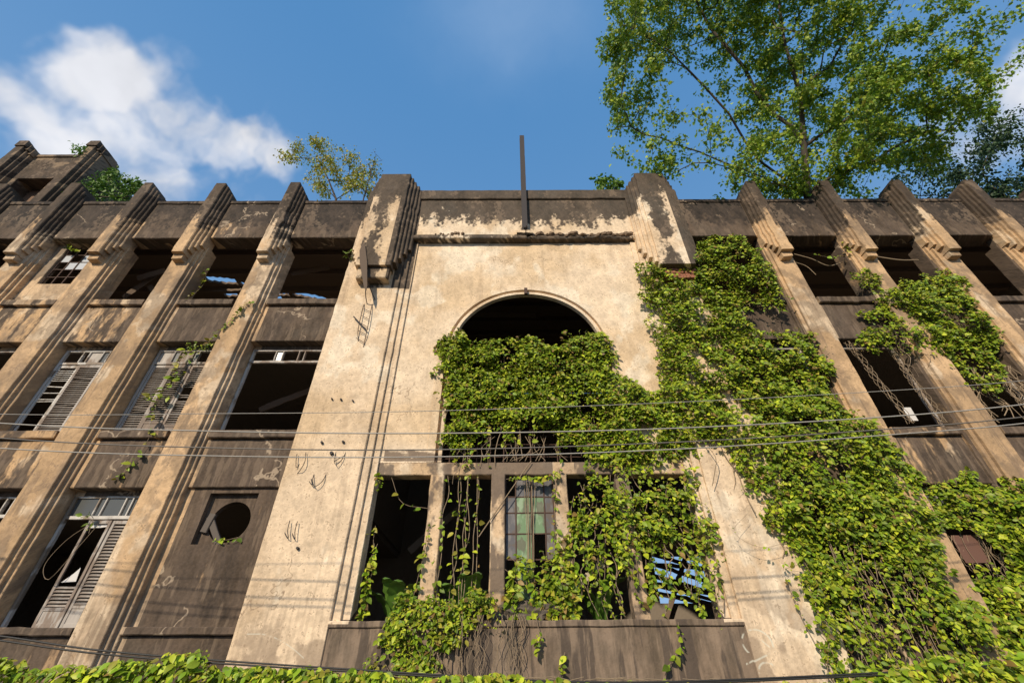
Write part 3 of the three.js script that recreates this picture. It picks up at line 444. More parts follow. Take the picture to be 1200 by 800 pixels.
// ------------------------------------------------------------------ overhead wires
{
  const wm = flat(0.33, 0.31, 0.28, { roughness: 0.6 }), wd = flat(0.14, 0.125, 0.11, { roughness: 0.6 });
  const run = (label, pts, r, m, zz) => { const c = pts.map(([x, y]) => V(x, y, zz)), k = pts.length - 1, L = pts[0], L2 = pts[1], Q = pts[k], Q2 = pts[k - 1]; c.unshift(V(L[0] - 18, L[1] + (L[1] - L2[1]) * 4.5 + 0.9, zz)); c.push(V(Q[0] + 18, Q[1] + (Q[1] - Q2[1]) * 6 + 0.9, zz)); const t = mesh(run.n++ ? 'power_line_' + String(run.n - 1).padStart(3, '0') : 'power_line', tube(c, r, 90, 6), m); t.userData = { label, category: 'wire', group: 'overhead wires along the street' }; return t; };
  run.n = 0;
  run('thinnest overhead wire, highest of the four crossing the facade', [[-11.2, 6.13], [-6.76, 6.12], [-2.68, 6.15], [2.71, 6.33], [7.75, 6.61], [10.67, 6.84]], 0.007, wm, 3.6);
  run('thick pale overhead wire just under the thinnest one', [[-11.06, 5.92], [-6.61, 5.72], [-2.27, 5.65], [2.59, 5.73], [7.43, 5.99], [10.26, 6.25]], 0.013, wm, 3.6);
  run('darkest overhead wire, between two pale ones', [[-10.83, 5.58], [-6.46, 5.35], [-2.06, 5.29], [2.87, 5.43], [7.27, 5.7], [10.06, 5.95]], 0.012, wd, 3.62);
  run('thick pale overhead wire, lowest of the four', [[-10.69, 5.37], [-6.4, 5.19], [-2.05, 5.15], [2.83, 5.29], [7.21, 5.58], [9.96, 5.81]], 0.012, wm, 3.6);
}

// ------------------------------------------------------------------ plants
const LEAF = (() => { // pointed oval leaf, folded a little along the rib, tip bent down; 1 unit long, lies in xy, faces +z
  const P = [[0, 0, 0], [-0.2, 0.14, 0.05], [-0.31, 0.38, 0.08], [-0.22, 0.7, 0.03], [0, 1, -0.1], [0.22, 0.7, 0.03], [0.31, 0.38, 0.08], [0.2, 0.14, 0.05], [0, 0.4, 0.0], [0, 0.72, -0.02]];
  const g = new THREE.BufferGeometry(); g.setAttribute('position', new THREE.Float32BufferAttribute(P.flat(), 3)); g.setIndex([0, 8, 1, 1, 8, 2, 2, 8, 9, 2, 9, 3, 3, 9, 4, 0, 7, 8, 7, 6, 8, 6, 9, 8, 6, 5, 9, 5, 4, 9]); g.computeVertexNormals(); return g;
})();
const LOBED = (() => { // broad lobed leaf
  const a = []; const L = [[0, 0], [-0.28, 0.02], [-0.42, 0.2], [-0.3, 0.33], [-0.5, 0.62], [-0.24, 0.62], [0, 1], [0.24, 0.62], [0.5, 0.62], [0.3, 0.33], [0.42, 0.2], [0.28, 0.02]];
  const P = [[0, 0.36, 0.0], ...L.map(([x, y]) => [x, y, 0.18 * Math.abs(x) - 0.12 * y * y])], I = []; for (let i = 1; i <= L.length; i++) I.push(0, (i % L.length) + 1, i);
  const g = new THREE.BufferGeometry(); g.setAttribute('position', new THREE.Float32BufferAttribute(P.flat(), 3)); g.setIndex(I); g.computeVertexNormals(); return g;
})();
const leafMat = () => new THREE.MeshPhysicalMaterial({ color: 0xffffff, roughness: 0.45, transmission: 0.25, thickness: 0, side: THREE.DoubleSide, specularIntensity: 0.45 });
const vineMat = leafMat(), treeMat = leafMat(); treeMat.roughness = 0.55; treeMat.transmission = 0.42;
const barkMat = flat(0.06, 0.045, 0.034), stemMat = flat(0.27, 0.2, 0.13), deadMat = flat(0.28, 0.22, 0.16);
const M4 = new THREE.Matrix4(), vx = V(0, 0, 0), vy = V(0, 0, 0), vz = V(0, 0, 0), col = new THREE.Color();
// LIST of [position, along, facing, size, colour] into one instanced set of leaves
function leaves(name, list, geo, mat, parent) {
  const im = new THREE.InstancedMesh(geo, mat, list.length);
  list.forEach(([p, t, n, s, c], i) => { vy.copy(t).normalize(); vx.crossVectors(vy, n).normalize(); vz.crossVectors(vx, vy); M4.makeBasis(vx.multiplyScalar(s * 0.98), vy.multiplyScalar(s), vz.multiplyScalar(s)); M4.setPosition(p); im.setMatrixAt(i, M4); im.setColorAt(i, col.setRGB(...c)); });
  im.name = name; im.castShadow = im.receiveShadow = true; im.userData.kind = 'stuff'; parent.add(im); return im;
}
const inside2 = (x, y, P) => { let q = false; for (let i = 0, j = P.length - 1; i < P.length; j = i++) { const [a, b] = P[i], [c, d] = P[j]; if (b > y !== d > y && x < ((c - a) * (y - b)) / (d - b) + a) q = !q; } return q; };
const edgeDist = (x, y, P) => { let m = 9; for (let i = 0, j = P.length - 1; i < P.length; j = i++) { const [a, b] = P[i], [c, d] = P[j], ex = c - a, ey = d - b, t = Math.max(0, Math.min(1, ((x - a) * ex + (y - b) * ey) / (ex * ex + ey * ey + 1e-9))); m = Math.min(m, Math.hypot(x - a - t * ex, y - b - t * ey)); } return m; };
const vineGreen = (r, yellow = 0.05) => { const k = 0.5 + 0.9 * r(), u = r(); if (u < yellow) return [0.34 * k, 0.31 * k, 0.04 * k]; if (u < yellow + 0.045) return [0.25 * k, 0.16 * k, 0.05 * k]; const y = r(); return [lerp(0.15, 0.47, y * y) * k, lerp(0.25, 0.51, y * y) * k, lerp(0.01, 0.03, y) * k]; };
function leafAt(r, x, y, z, size, list, yellow) {
  const t = V((r() - 0.5) * 2.4, -0.6 + (r() - 0.5) * 1.3, 0.25 + 0.9 * (r() - 0.2)), n = V((r() - 0.5) * 1.7 - 0.25, 0.5 + (r() - 0.5) * 1.3, 0.9);
  list.push([V(x, y, z), t, n, size * (0.45 + 1.35 * Math.pow(r(), 1.7)), vineGreen(r, yellow)]);
}
// A creeper on the wall: POLY outline in wall metres, DENS leaves per square metre, from depth ZW0 outwards
function creeper(T, r, poly, dens, { z0 = -0.25, thick = 0.5, size = 0.155, thin = null, yellow = 0.05, gap = 0.36 } = {}, list, stems) {
  let a = 99, b = -99, c = 99, d = -99; for (const [x, y] of poly) { a = Math.min(a, x); b = Math.max(b, x); c = Math.min(c, y); d = Math.max(d, y); }
  a -= 0.3; b += 0.3; c -= 0.3; d += 0.3; dens *= 2.0; size *= 0.64; thick *= 0.62; gap += 0.03; const n = Math.round((b - a) * (d - c) * dens);
  const depthAt = (x, y) => thick * (0.2 + 0.9 * sst(0.25, 0.75, fb(x / 1.25 + 1.7, y / 1.05 + 2.9, 1)) + 0.7 * sst(0.3, 0.7, fb(x / 0.5 + 2, y / 0.42 + 1, 0)));
  for (let i = 0; i < n; i++) {
    const x = lerp(a, b, r()), y = lerp(c, d, r()), wx = x + 0.95 * (fb(x / 0.6, y / 0.6, 0) - 0.5), wy = y + 0.95 * (fb(x / 0.6 + 4, y / 0.6, 2) - 0.5);
    if (!inside2(wx, wy, poly)) continue;
    let keep = sst(gap - 0.08, gap + 0.1, fb(x / 0.55 + 3, y / 0.5, 2)) * 0.93 + 0.07; if (thin) for (const [q, f] of [thin]) if (inside2(wx, wy, q)) keep *= f;
    if (r() > keep) continue;
    const e = sst(0, 0.55, edgeDist(wx, wy, poly)), D = depthAt(x, y) * (0.35 + 0.65 * e), u = 1 - Math.pow(r(), 2.2);
    leafAt(r, x, y, z0 + 0.05 + D * u, size, list, yellow);
  }
  for (let i = 0, m = poly.length; i < m; i++) {                                // sprigs that reach out past the outline
    const [p0, p1] = poly[i], [q0, q1] = poly[(i + 1) % m], L = Math.hypot(q0 - p0, q1 - p1);
    for (let k = 0; k < L * 2.2; k++) { const t = r(), x = lerp(p0, q0, t), y = lerp(p1, q1, t); if (y < 1.7) continue; const h = (0.25 + 0.75 * r() * r()), sx = (r() - 0.5) * 1.1 * h, sy = (r() - 0.62) * h, zz = z0 + 0.1 + 0.3 * thick * r(); strand(r, [[x, y, zz], [x + sx * 0.5, y + sy * 0.4 + 0.05, zz + 0.08], [x + sx, y + sy, zz + 0.05]], list, stems, { per: 15, size: size * 0.9, rad: 0.004, yellow }); }
  }
  const ns = Math.round((b - a) * (d - c) * 0.9);
  for (let i = 0; i < ns; i++) {
    let x = lerp(a, b, r()), y = lerp(c, d, r()); if (!inside2(x, y, poly)) continue;
    const L = 0.6 + 1.6 * r(), pts = []; for (let k = 0; k < 6; k++) { pts.push([x, y, z0 + 0.03 + depthAt(x, y) * 0.55 * r()]); x += (r() - 0.5) * 0.35; y -= L / 5; } stems.push(tube(pts, 0.006 + 0.008 * r(), 12, 4));
  }
}
// a hanging or climbing strand with leaves along it
function strand(r, pts, list, stems, { size = 0.13, per = 9, rad = 0.007, yellow = 0.08 } = {}) {
  const cv = new THREE.CatmullRomCurve3(pts.map((p) => V(...p))), L = cv.getLength(); stems.push(new THREE.TubeGeometry(cv, Math.max(6, Math.round(L * 6)), rad, 4, false));
  for (let i = 0; i < L * per; i++) { const p = cv.getPoint(r()); leafAt(r, p.x + (r() - 0.5) * 0.12, p.y + (r() - 0.5) * 0.1, p.z + 0.04 * r(), size, list, yellow); }
}
let vineNo = 0;
function vineThing(label, build, seed, nm = 'climbing_vine') {
  const T = thing(vineNo && nm === 'climbing_vine' ? 'climbing_vine_' + String(vineNo).padStart(3, '0') : nm, label, 'vine'); if (nm === 'climbing_vine') vineNo++;
  const list = [], stems = []; build(rng(seed), list, stems, T); leaves('foliage', list, LEAF, vineMat, T); if (stems.length) stuff(mesh('stems', mergeGeometries(stems), stemMat, T)); return T;
}
const twig = (r, x, y0, y1, z, w = 0.12) => { const p = []; const n = 6; for (let i = 0; i <= n; i++) p.push([x + (r() - 0.5) * w * (i ? 1 : 0), lerp(y0, y1, i / n), z + (r() - 0.5) * 0.06]); return p; };

vineThing('thick leafy creeper filling the arched opening and hanging over the big window', (r, list, stems) => {
  creeper(null, r, [[-2.96, 10.68], [-2.44, 11.34], [-1.95, 10.82], [-0.52, 10.89], [0.76, 10.74], [1.56, 11.09], [2.38, 11.16], [2.94, 10.65], [2.79, 9.63], [3.31, 8.99], [4.4, 8.53], [4.83, 7.67], [4.6, 6.74], [2.29, 6.51], [1.64, 7.01], [0.46, 7.55], [-0.78, 7.56], [-1.52, 7.51], [-1.79, 7.03], [-2.21, 6.78], [-2.52, 7.57], [-2.83, 9.02]], 560, { z0: -0.3, thick: 0.5, gap: 0.28 }, list, stems);
  creeper(null, r, [[1.6, 6.63], [4.24, 6.75], [4.24, 5.78], [4.41, 5.11], [4.56, 4.1], [4.07, 2.84], [3.74, 2.93], [4.08, 4.1], [3.72, 4.49], [3.21, 4.1], [2.72, 4.3], [2.24, 3.92], [1.56, 4.3], [1.11, 4.02], [1.09, 4.92], [1.48, 5.57]], 230, { z0: -0.22, thick: 0.4, gap: 0.42, size: 0.165, yellow: 0.08 }, list, stems);
  for (let i = 0; i < 22; i++) { const x = lerp(-2.45, 2.3, r()); strand(r, twig(r, x, 7.8, 6.3 + 0.8 * r(), -0.2), list, stems, { per: 7 }); }
  for (let i = 0; i < 26; i++) { const x = lerp(1.1, 4.3, r()); strand(r, twig(r, x, 5 + r(), 2.78 + 0.6 * r(), -0.16, 0.35), list, stems, { per: 12, rad: 0.009 }); }
  for (let i = 0; i < 16; i++) { let x = lerp(-2.3, 2.4, r()); stems.push(tube([[x, 7.4, -0.26], [x + r() - 0.5, 7.0, -0.2], [x + 1.2 * (r() - 0.5), 6.62, -0.2]], 0.01, 10, 4)); }
}, 101);
vineThing('huge creeper pouring from the right stepped pier down across the wall to the pavement', (r, list, stems) => {
  creeper(null, r, [[4.16, 14.12], [5.16, 14.31], [5.74, 13.98], [6.55, 14.68], [7.0, 15.52], [8.08, 15.98], [8.71, 15.25], [9.18, 13.73], [9.15, 12.53], [8.55, 11.96], [7.58, 12.37], [7.24, 11.58], [8.15, 10.83], [9.15, 10.97], [9.48, 9.92], [9.21, 8.75], [9.31, 8.15], [9.77, 7.67], [10.25, 6.93], [10.43, 5.95], [9.92, 4.64], [9.87, 4.09], [9.77, 3.32], [10.14, 2.67], [9.93, 1.5], [8.99, 1.5], [8.51, 1.9], [7.67, 1.8], [6.85, 1.6], [6.35, 1.7], [6.37, 2.79], [6.22, 3.33], [6.0, 3.82], [6.05, 4.7], [5.76, 5.54], [5.56, 6.33], [5.42, 6.82], [4.35, 7.35], [4.07, 8.33], [4.0, 9.56], [4.19, 11.11], [4.22, 12.68]], 470,
    { z0: -0.05, thick: 0.62, size: 0.16, gap: 0.33, thin: [[[7.3, 4.4], [8.0, 4.3], [8.9, 3.3], [9.5, 2.3], [9.3, 1.4], [6.9, 1.4], [6.8, 3.0]], 0.38] }, list, stems);
  for (let i = 0; i < 70; i++) { const x = lerp(6.9, 9.6, r()), y = lerp(2.4, 4.8, r()); stems.push(tube([[x, y, 0.02 + 0.25 * r()], [x + 0.25 * (r() - 0.5), y - 0.6, 0.05 + 0.2 * r()], [x + 0.4 * (r() - 0.5), y - 1.2 - 0.5 * r(), 0.1 + 0.1 * r()]], 0.006 + 0.006 * r(), 8, 4)); }
  for (let i = 0; i < 14; i++) { const x = lerp(5.9, 9.6, r()), y = lerp(3.4, 4.6, r()); strand(r, twig(r, x, y, 1.7, 0.15, 0.4), list, stems, { per: 9, yellow: 0.2 }); }
  strand(r, [[5.4, 5.0, 0.3], [4.9, 4.55, 0.35], [5.4, 4.2, 0.35], [6.1, 4.3, 0.35]], list, stems, { per: 3, size: 0.07, rad: 0.004 });
  strand(r, [[5.95, 3.6, 0.06], [6.0, 2.8, 0.08], [6.15, 2.1, 0.08], [6.25, 1.4, 0.08]], list, stems, { per: 12, size: 0.11 });
}, 202);
vineThing('creeper spreading over the second pilaster and window of the right wing', (r, list, stems) => {
  creeper(null, r, [[12.71, 12.47], [13.92, 13.31], [15.0, 13.84], [15.88, 13.97], [16.09, 13.52], [15.94, 12.05], [15.93, 10.91], [15.61, 10.2], [14.89, 9.53], [14.84, 9.05], [13.85, 8.75], [13.69, 8.91], [13.6, 9.87], [13.11, 10.21], [12.36, 10.39], [11.47, 10.57], [10.77, 10.57], [11.59, 11.11], [12.11, 11.87]], 480, { z0: -0.2, thick: 0.6 }, list, stems);
  creeper(null, r, [[12.24, 13.77], [13.01, 14.04], [13.23, 13.32], [12.66, 12.68], [12.19, 12.98]], 330, { z0: -0.1, thick: 0.3 }, list, stems);
  for (let i = 0; i < 30; i++) { const x = lerp(13.7, 15.8, r()); stems.push(tube(twig(r, x, 9.8, 7.7 + 0.6 * r(), -0.25, 0.5), 0.008 + 0.01 * r(), 14, 4)); }
  for (const [x, w] of [[11.0, 0.16], [12.3, 0.2]]) for (let k = 0; k < 7; k++) { const p = []; for (let i = 0; i < 12; i++) p.push([x + 0.05 * i * (x < 12 ? 1 : 0.4) + w * 0.6 * Math.sin(i * 1.4 + k), 10.9 - i * 0.28, -0.36 + 0.07 * Math.cos(i * 1.7 + k * 2)]); stems.push(tube(p, 0.009, 40, 4)); }
  strand(r, [[12.9, 15.8, -0.1], [12.7, 15.2, -0.1], [12.2, 14.9, -0.15], [11.6, 15.1, -0.2]], list, stems, { per: 16 }); stems.push(tube([[11.0, 15.5, -0.5], [11.5, 15.1, -0.4], [12.0, 14.7, -0.4], [12.5, 14.8, -0.35]], 0.02, 14, 5), tube([[14.2, 15.2, -0.4], [14.9, 14.9, -0.3], [15.6, 14.9, -0.3]], 0.03, 14, 5), tube([[10.75, 15.2, -0.6], [11.2, 14.8, -0.5], [11.4, 14.3, -0.5]], 0.015, 12, 5));
}, 303);
vineThing('dense dark creeper over the ground floor window of the right wing', (r, list, stems) => {
  creeper(null, r, [[10.45, 5.76], [11.36, 6.0], [12.3, 6.1], [13.0, 5.9], [14.5, 5.7], [15.2, 5.0], [15.0, 3.2], [14.5, 1.2], [10.08, 1.2], [10.16, 2.48], [10.3, 3.15], [10.55, 3.6], [11.6, 4.0], [11.5, 4.5], [10.8, 4.75], [10.53, 5.07]], 430, { z0: -0.3, thick: 0.55, size: 0.175, gap: 0.3, yellow: 0.03 }, list, stems);
  for (let i = 0; i < 40; i++) { const x = lerp(10.7, 12.2, r()); stems.push(tube(twig(r, x, 4.6, 3.0 + 0.6 * r(), -0.3, 0.3), 0.007, 10, 4)); }
}, 404);
vineThing('bushy creeper climbing out over the window ledge beside the left posts', (r, list, stems) => {
  creeper(null, r, [[-3.59, 1.2], [-3.51, 2.22], [-3.41, 2.7], [-3.1, 3.2], [-2.73, 3.37], [-2.35, 3.2], [-1.9, 3.05], [-1.35, 3.35], [-0.95, 3.25], [-0.75, 3.0], [-0.85, 2.68], [-1.3, 2.45], [-1.9, 2.3], [-2.2, 1.9], [-2.0, 1.2]], 430, { z0: -0.02, thick: 0.45, size: 0.15, gap: 0.3, yellow: 0.12 }, list, stems);
  for (let i = 0; i < 42; i++) { const x = lerp(-2.3, -0.3, r()); stems.push(tube(twig(r, x, 2.85, 1.3 + 0.7 * r(), 0.08 + 0.12 * r(), 0.2), 0.005 + 0.004 * r(), 8, 4)); }
  for (let i = 0; i < 5; i++) strand(r, twig(r, -4.12 + 0.1 * r(), 2.8, 4.0 + r(), -0.3, 0.12), list, stems, { per: 16, yellow: 0.15 });
  for (let i = 0; i < 9; i++) strand(r, twig(r, -2.05 + 0.7 * r() - (i > 6 ? 0.9 : 0), 6.3, 3.0, -0.3, 0.16), list, stems, { per: 3.5, yellow: 0.1, rad: 0.011 });
  strand(r, [[-3.9, 6.2, -0.3], [-3.5, 5.5, -0.3], [-2.8, 5.35, -0.3]], list, stems, { per: 2 }); strand(r, [[-4.25, 6.3, -0.2], [-4.15, 6.0, -0.15], [-4.2, 5.8, -0.2]], list, stems, { per: 40 }); strand(r, [[-2.9, 3.2, -0.15], [-2.75, 4.2, -0.15], [-2.7, 4.9, -0.2]], list, stems, { per: 16, yellow: 0.15 });
}, 505);
vineThing('loose creeper scrambling over the green paned steel window', (r, list, stems) => {
  for (let i = 0; i < 16; i++) { const x = lerp(-0.65, 0.95, r()); strand(r, twig(r, x, 2.8, 3.6 + 1.3 * r(), -0.2, 0.35), list, stems, { per: 22, yellow: 0.14, size: 0.15 }); }
  creeper(null, r, [[-0.5, 3.9], [0.3, 4.3], [0.6, 3.9], [0.9, 3.2], [0.4, 2.8], [0, 3.3]], 200, { z0: -0.28, thick: 0.25, yellow: 0.15 }, list, stems);
  strand(r, [[-0.7, 6.1, -0.2], [-0.2, 6.15, -0.18], [0.3, 6.1, -0.18], [0.75, 6.3, -0.16]], list, stems, { per: 34 }); strand(r, [[0.75, 6.4, -0.16], [0.62, 5.6, -0.2], [0.55, 4.6, -0.2]], list, stems, { per: 14 });
  for (let i = 0; i < 6; i++) { const x = -0.1 + 0.25 * (r() - 0.5); stems.push(tube([[x, 3.4, -0.3], [x + 0.05, 4.6, -0.34], [x + 0.4 * (r() - 0.5), 6.2, -0.32]], 0.009, 14, 4)); } stems.push(tube([[-1.4, 4.6, -0.2], [-0.7, 5.6, -0.15], [0.0, 6.6, -0.15]], 0.014, 12, 4));
  strand(r, [[0.0, 2.8, 0.06], [0.05, 2.4, 0.08], [-0.02, 2.1, 0.06]], list, stems, { per: 26 }); strand(r, [[0.35, 1.5, 0.05], [0.5, 1.9, 0.05], [0.6, 2.15, 0.02]], list, stems, { per: 14 }); strand(r, [[2.6, 1.6, 0.05], [2.9, 2.0, 0.06], [3.15, 2.25, 0.05], [3.2, 2.7, 0.04]], list, stems, { per: 14, size: 0.14 });
}, 606);
vineThing('thin young vine climbing the first left pilaster and the closed louvred shutters', (r, list, stems) => {
  strand(r, [[-10.95, 10.75, -0.25], [-10.6, 10.95, -0.05], [-10.35, 11.4, 0.03], [-10.1, 11.9, 0.04], [-9.95, 12.3, 0.04]], list, stems, { per: 22, size: 0.13 }); strand(r, [[-10.2, 12.1, 0.03], [-9.9, 12.4, 0.05], [-9.75, 12.5, 0.04]], list, stems, { per: 24, size: 0.14 });
  creeper(null, r, [[-11.7, 10.95], [-10.75, 11.0], [-10.7, 10.75], [-11.2, 10.5], [-11.6, 10.7]], 260, { z0: -0.5, thick: 0.3, size: 0.13 }, list, stems);
  strand(r, [[-11.6, 10.7, -0.42], [-11.65, 10.2, -0.42], [-11.5, 9.6, -0.42], [-11.7, 8.9, -0.42], [-11.5, 8.1, -0.42]], list, stems, { per: 22, size: 0.15, yellow: 0.15 }); strand(r, [[-11.2, 9.8, -0.4], [-11.5, 9.3, -0.42], [-12.0, 8.8, -0.4], [-11.3, 8.9, -0.4]], list, stems, { per: 20, size: 0.15, yellow: 0.15 });
  strand(r, [[-11.2, 7.7, -0.2], [-11.15, 7.2, -0.2], [-11.3, 6.6, -0.25], [-11.5, 6.2, -0.3]], list, stems, { per: 16, size: 0.15 });
  strand(r, [[-12.1, 5.2, -0.45], [-11.8, 5.25, -0.45], [-11.65, 4.8, -0.45]], list, stems, { per: 16, size: 0.1 }); stems.push(tube([[-11.6, 5.1, -0.4], [-12.1, 4.6, -0.4], [-12.3, 4.0, -0.42], [-12.0, 3.7, -0.4], [-11.7, 4.4, -0.4], [-11.5, 5.0, -0.42]], 0.008, 30, 4));
  strand(r, [[-13.05, 15.3, -0.3], [-12.6, 14.6, -0.5], [-12.4, 13.9, -0.5], [-12.6, 13.0, -0.4]], list, stems, { per: 14, size: 0.12, yellow: 0.6 }); strand(r, [[-18.6, 15.9, -0.35], [-18.3, 15.7, -0.3], [-18.0, 15.6, -0.35]], list, stems, { per: 34, size: 0.16 }); strand(r, [[-6.95, 15.3, -0.1], [-6.9, 14.9, 0.05], [-6.75, 14.7, 0]], list, stems, { per: 12, size: 0.32 });
  strand(r, [[-8.3, 4.62, -0.45], [-8.0, 4.6, -0.42], [-7.7, 4.68, -0.45]], list, stems, { per: 20, size: 0.12 });
}, 707);
// cable with leafy creeper running along it in front of the wall
{
  const T = thing('cable_hedge', 'sagging black cables overgrown by bright leafy creeper in front of the wall foot', 'vine'), r = rng(808), list = [], cab = flat(0.018, 0.017, 0.016, { roughness: 0.6 });
  for (let k = 0; k < 2; k++) mesh('cable', tube([[-30, 3.2 + 0.1 * k, 2.3], [-14, 2.62 + 0.04 * k, 2.25], [-10.1, 2.36 - 0.06 * k, 2.2], [-8, 2.12 - 0.05 * k, 2.15], [-3, 1.8 - 0.03 * k, 2.1], [1, 1.62 - 0.02 * k, 2.1], [4.75, 1.69 - 0.03 * k, 2.1], [8.68, 1.87 - 0.03 * k, 2.15], [16, 2.5, 2.2], [30, 3.8, 2.3]], 0.017, 160, 6), cab, T);
  const prof = [[-10.4, 0.05], [-9.8, 0.16], [-9, 0.10], [-8, 0.13], [-7, 0.2], [-6.4, 0.34], [-5.9, 0.3], [-5.2, 0.2], [-4.5, 0.16], [-3.9, 0.1], [-3, 0.12], [-2, 0.1], [-1, 0.12], [0.2, 0.06], [1.2, 0.05], [2.4, 0.03], [3.2, 0.02], [4.4, 0.0], [5.4, 0.02], [6.2, 0.1], [7, 0.28], [8, 0.36], [9.5, 0.35]], base = [[-10.4, 1.95], [-9, 1.8], [-8, 1.78], [-6.5, 1.74], [-5, 1.7], [-3, 1.67], [0, 1.6], [3.4, 1.56], [5.5, 1.62], [8, 1.68], [9.5, 1.7]];
  const at = (A, x) => { for (let i = 1; i < A.length; i++) if (x <= A[i][0]) { const t = (x - A[i - 1][0]) / (A[i][0] - A[i - 1][0]); return lerp(A[i - 1][1], A[i][1], t); } return A[A.length - 1][1]; };
  for (let i = 0; i < 9000; i++) { const x = lerp(-10.4, 9.5, r()), h = at(prof, x) * (0.05 + 1.55 * fb(x / 0.42, 1.3, 1)); if (h < 0.09 && r() < 0.55) continue; const y = at(base, x) - 0.45 + (0.45 + h) * Math.sqrt(r()); leafAt(r, x, y, 1.85 + 0.5 * r(), 0.12, list, 0.14); }
  list.forEach((l) => { l[4] = [l[4][0] * 1.1, l[4][1] * 1.12, l[4][2]]; });
  leaves('foliage', list, LEAF, vineMat, T);
  const st = []; for (let i = 0; i < 60; i++) { const x = lerp(-10, 9, r()); st.push(tube([[x, at(base, x) - 0.4, 2.1], [x + r() - 0.5, at(base, x), 2.1], [x + 1.5 * (r() - 0.5), at(base, x) + 0.1, 2.1]], 0.006, 8, 4)); } stuff(mesh('stems', mergeGeometries(st), stemMat, T));
}
// banana plants rooted inside, pushing their leaves through the big window
function banana(name, label, [x, y, z], specs) {
  const T = thing(name, label, 'banana plant', 'banana plants in the big window', [x, y, z]), bm = new THREE.MeshPhysicalMaterial({ roughness: 0.45, transmission: 0.35, thickness: 0, side: THREE.DoubleSide }); bm.color.setRGB(0.15, 0.29, 0.04);
  mesh('stalk', tube([[0, 0, 0], [0.02, 0.9, 0.02], [0, 1.75, 0.03]], 0.09, 10, 8), flat(0.16, 0.2, 0.07), T);
  specs.forEach(([az, len, up, w]) => { const pos = [], idx = [], N = 12, dx = Math.sin(az), dz = Math.cos(az); for (let i = 0; i <= N; i++) { const t = i / N, d = len * (0.75 * t + 0.1 * t * t) * 0.7, h = 1.6 + len * (up * t - (up * 0.45 + 0.25) * t * t), hw = w * Math.pow(Math.sin(Math.PI * Math.min(0.999, 0.06 + 0.94 * t)), 0.6) * (0.85 + 0.1 * Math.sin(i * 2.3)); for (const s of [-1, 0, 1]) pos.push(dx * d + dz * s * hw, h - 0.28 * hw * Math.abs(s) + 0.02 * Math.sin(i * 1.9 + s), dz * d - dx * s * hw); if (i) { const e = pos.length / 3 - 6; idx.push(e, e + 3, e + 1, e + 1, e + 3, e + 4, e + 1, e + 4, e + 2, e + 2, e + 4, e + 5); } } mesh('leaf', finish(pos, idx), bm, T); });
}
banana('banana_plant', 'broad green banana leaves rising behind the left end of the window ledge', [-3.45, 1.1, -0.85], [[0.2, 1.5, 1.5, 0.26], [1.0, 1.4, 1.6, 0.24], [-1.0, 1.3, 1.4, 0.25], [-0.3, 1.2, 1.9, 0.22], [2.2, 1.3, 1.4, 0.25]]);
banana('banana_plant_001', 'broad green banana leaves leaning out between the two left window posts', [-1.75, 1.1, -0.8], [[0.5, 1.5, 1.7, 0.26], [-0.6, 1.4, 1.5, 0.26], [1.4, 1.3, 1.5, 0.24], [-1.8, 1.3, 1.6, 0.24], [0, 1.2, 2.0, 0.2]]);
banana('banana_plant_002', 'shaded banana leaves under the fallen plank right of the green panes', [1.6, 1.1, -0.9], [[0.3, 1.4, 1.5, 0.26], [1.2, 1.6, 1.6, 0.25], [-0.9, 1.3, 1.5, 0.25], [0.8, 1.5, 2.0, 0.22]]);

// ------------------------------------------------------------------ trees and shrubs on the roof
function taper(a, b, r0, r1, n = 5) { const d = b.clone().sub(a), L = d.length(), g = new THREE.CylinderGeometry(r1, r0, L, n, 1, true); g.translate(0, L / 2, 0); g.applyQuaternion(new THREE.Quaternion().setFromUnitVectors(V(0, 1, 0), d.normalize())); g.translate(a.x, a.y, a.z); return g; }
